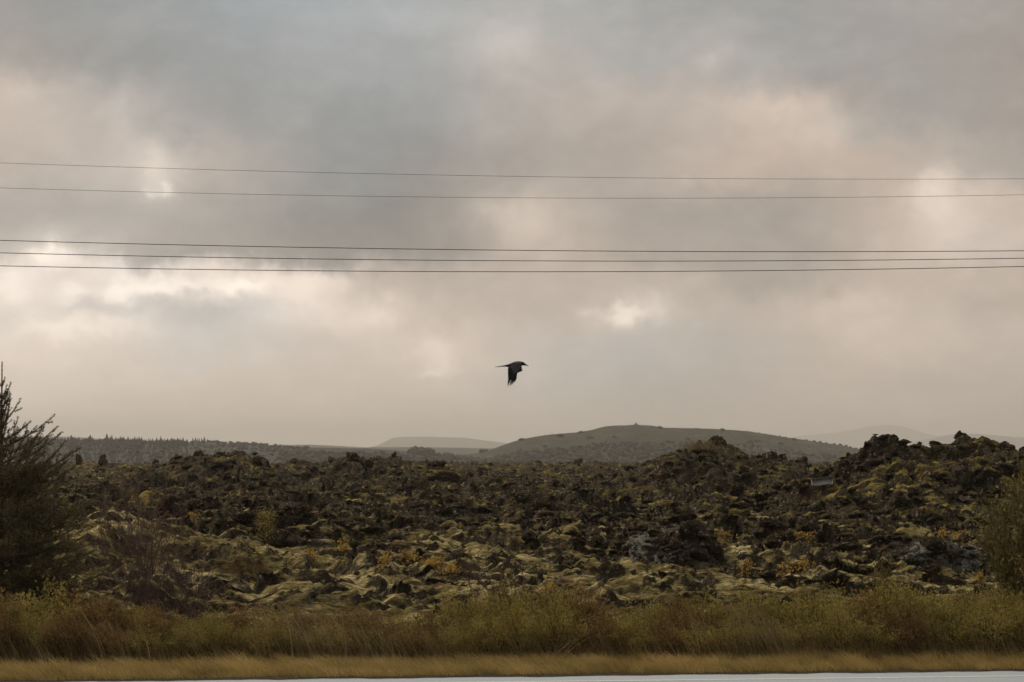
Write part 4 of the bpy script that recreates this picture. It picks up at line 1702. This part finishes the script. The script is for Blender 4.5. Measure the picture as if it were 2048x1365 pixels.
# ------------------------------------------------------------------ orange autumn plants
def build_orange():
    g = np.random.default_rng(23)
    L_ = [(870, 1140, 60, 'orange leaved autumn shrublet on the moss at the centre'), (905, 1150, 40, 'low orange shrublet right of the central orange one'),
          (815, 1133, 34, 'small orange shrublet left of the central orange one'), (770, 1131, 26, 'tiny orange sprig on the pale moss edge left of centre'),
          (690, 1107, 26, 'small orange shrublet on the mossy slope left of the dark rock'), (625, 1120, 20, 'tiny yellow orange sprig at the lower left moss slope'),
          (385, 1040, 34, 'orange yellow shrublet left of the dark hollow'), (1453, 1080, 30, 'orange shrublet beside the dark outcrop'),
          (1612, 1083, 60, 'long bright orange shrublet strip on the right moss'), (1605, 1143, 28, 'orange sprig on a small dark rock below the long strip'),
          (1570, 1152, 26, 'yellow orange sprig left of the small dark rock'), (1888, 1080, 24, 'orange shrublet above the right rock wall, the left of two'),
          (1915, 1085, 34, 'orange shrublet above the right rock wall, the right of two'), (1958, 1164, 12, 'tiny orange plant at the tip of the slanted dark rock'),
          (1100, 1187, 20, 'small orange plant just behind the shrub row at centre'), (1495, 1148, 24, 'faint orange sprig on the moss right of the outcrop')]
    for (px, py, w, lab) in L_:
        p = hit(px, py)
        W = w / FPX * p[1]
        a = Acc()
        n = int(14 + w * 2.6)
        x = g.normal(size=n) * W * .27
        y = g.normal(size=n) * .10
        Hh = .05 + .10 * g.random(n)
        zz = hz(p[0] + x, p[1] + y) - p[2]
        base = np.stack([x, y, zz], 1)
        tip = base + np.stack([g.normal(size=n) * .04, g.normal(size=n) * .04, Hh], 1)
        a.leaves(tip, g.normal(size=(n, 3)) * .8 + np.array([-.2, 0, .5]), g.uniform(.035, .07, n), .035)
        root = empty('autumn_shrublet', p)
        tag(root, lab, 'small shrub', 'orange autumn shrublets on the moss')
        s = Acc()
        s.sticks(base - np.array([0, 0, .03]), tip, .003, .002, 3)
        link('foliage', a.mesh('foliage', M_ORANGE), root)
        link('stems', s.mesh('stems', M_TWIG), root)


build_orange()


# ------------------------------------------------------------------ the pale sheet lying on the lava
def build_sheet():
    gp = hit(1645, 975)
    Y = gp[1] - .25
    c = at(1645, 963, Y)
    W, Hh = 40 / FPX * Y, 14 / FPX * Y
    root = empty('metal_sheet', c)
    tag(root, 'pale curved sheet with light rims lying on the lava left of the right mound', 'sheet')
    nx, nz = 16, 8
    V = []
    for lay in (0, .012):
        for j in range(nz):
            for i in range(nx):
                s, t = i / (nx - 1) - .5, j / (nz - 1) - .5
                V.append((s * W * (1 + .10 * (t + .5)) + t * -.05 * 0 + .04 * t, .35 * t + .10 * math.cos(t * math.pi) + lay + .02 * math.sin(s * 40), t * Hh + .02 * math.sin(s * 5)))
    F = []
    nn = nx * nz
    for j in range(nz - 1):
        for i in range(nx - 1):
            a = j * nx + i
            F += [(a, a + 1, a + nx + 1, a + nx), (nn + a, nn + a + nx, nn + a + nx + 1, nn + a + 1)]
    V = np.array(V)
    link('panel', npmesh('panel', V, np.array(F), simple_mat('sheet_grey', (.075, .066, .056), .75, .3, .2, 14), True), root)
    rim = Acc()
    idx = [j * nx for j in range(nz)]
    idx2 = [j * nx + nx - 1 for j in range(nz)]
    idx3 = list(range(nx))
    idx4 = [(nz - 1) * nx + i for i in range(nx)]
    for ch, r in ((idx, .014), (idx2, .017), (idx3, .013), (idx4, .009)):
        rim.sticks(V[ch[:-1]], V[ch[1:]], r, r, 6)
    link('rim', rim.mesh('rim', simple_mat('sheet_rim', (.22, .20, .17), .7, .3, .2, 14)), root)
    # small dark slab leaning among the rocks
    p = hit(1162, 1002)
    V, F = rock_shape(3, 777, .9, .45, .35)
    V = V * np.array([1, .35, 1])
    me = npmesh('stone_slab', V, F, simple_mat('slab_grey', (.05, .05, .052), .8, .3, .2, 8), False)
    r = 11 / FPX * p[1]
    o = link('stone_slab', me, loc=p + np.array([0, 0, r * .6]))
    o.scale = (r, r, r * 1.2)
    o.rotation_euler = (0, -.5, .2)
    tag(o, 'small smooth dark grey slab leaning among the mossy rubble above centre', 'slab')


build_sheet()


# ------------------------------------------------------------------ haze
def build_haze():
    x, y0, y1, z0, z1 = 20000, -2500, 33000, -24, 200
    V = np.array([(a, b, c) for a in (-x, x) for b in (y0, y1) for c in (z0, z1)], float)
    F = np.array([(0, 1, 3, 2), (4, 6, 7, 5), (0, 4, 5, 1), (2, 3, 7, 6), (0, 2, 6, 4), (1, 5, 7, 3)])
    m = bpy.data.materials.new('haze_air')
    m.use_nodes = True
    nt = m.node_tree
    nt.nodes.clear()
    v = nt.nodes.new('ShaderNodeVolumePrincipled')
    v.inputs['Color'].default_value = (.995, .94, .875, 1)
    v.inputs['Density'].default_value = 0.92e-4
    v.inputs['Anisotropy'].default_value = 0.35
    o_ = nt.nodes.new('ShaderNodeOutputMaterial')
    nt.links.new(v.outputs[0], o_.inputs['Volume'])
    o = link('haze', npmesh('haze', V, F, m))
    tag(o, 'pale grey evening haze over the plain', 'haze', kind='stuff')


build_haze()
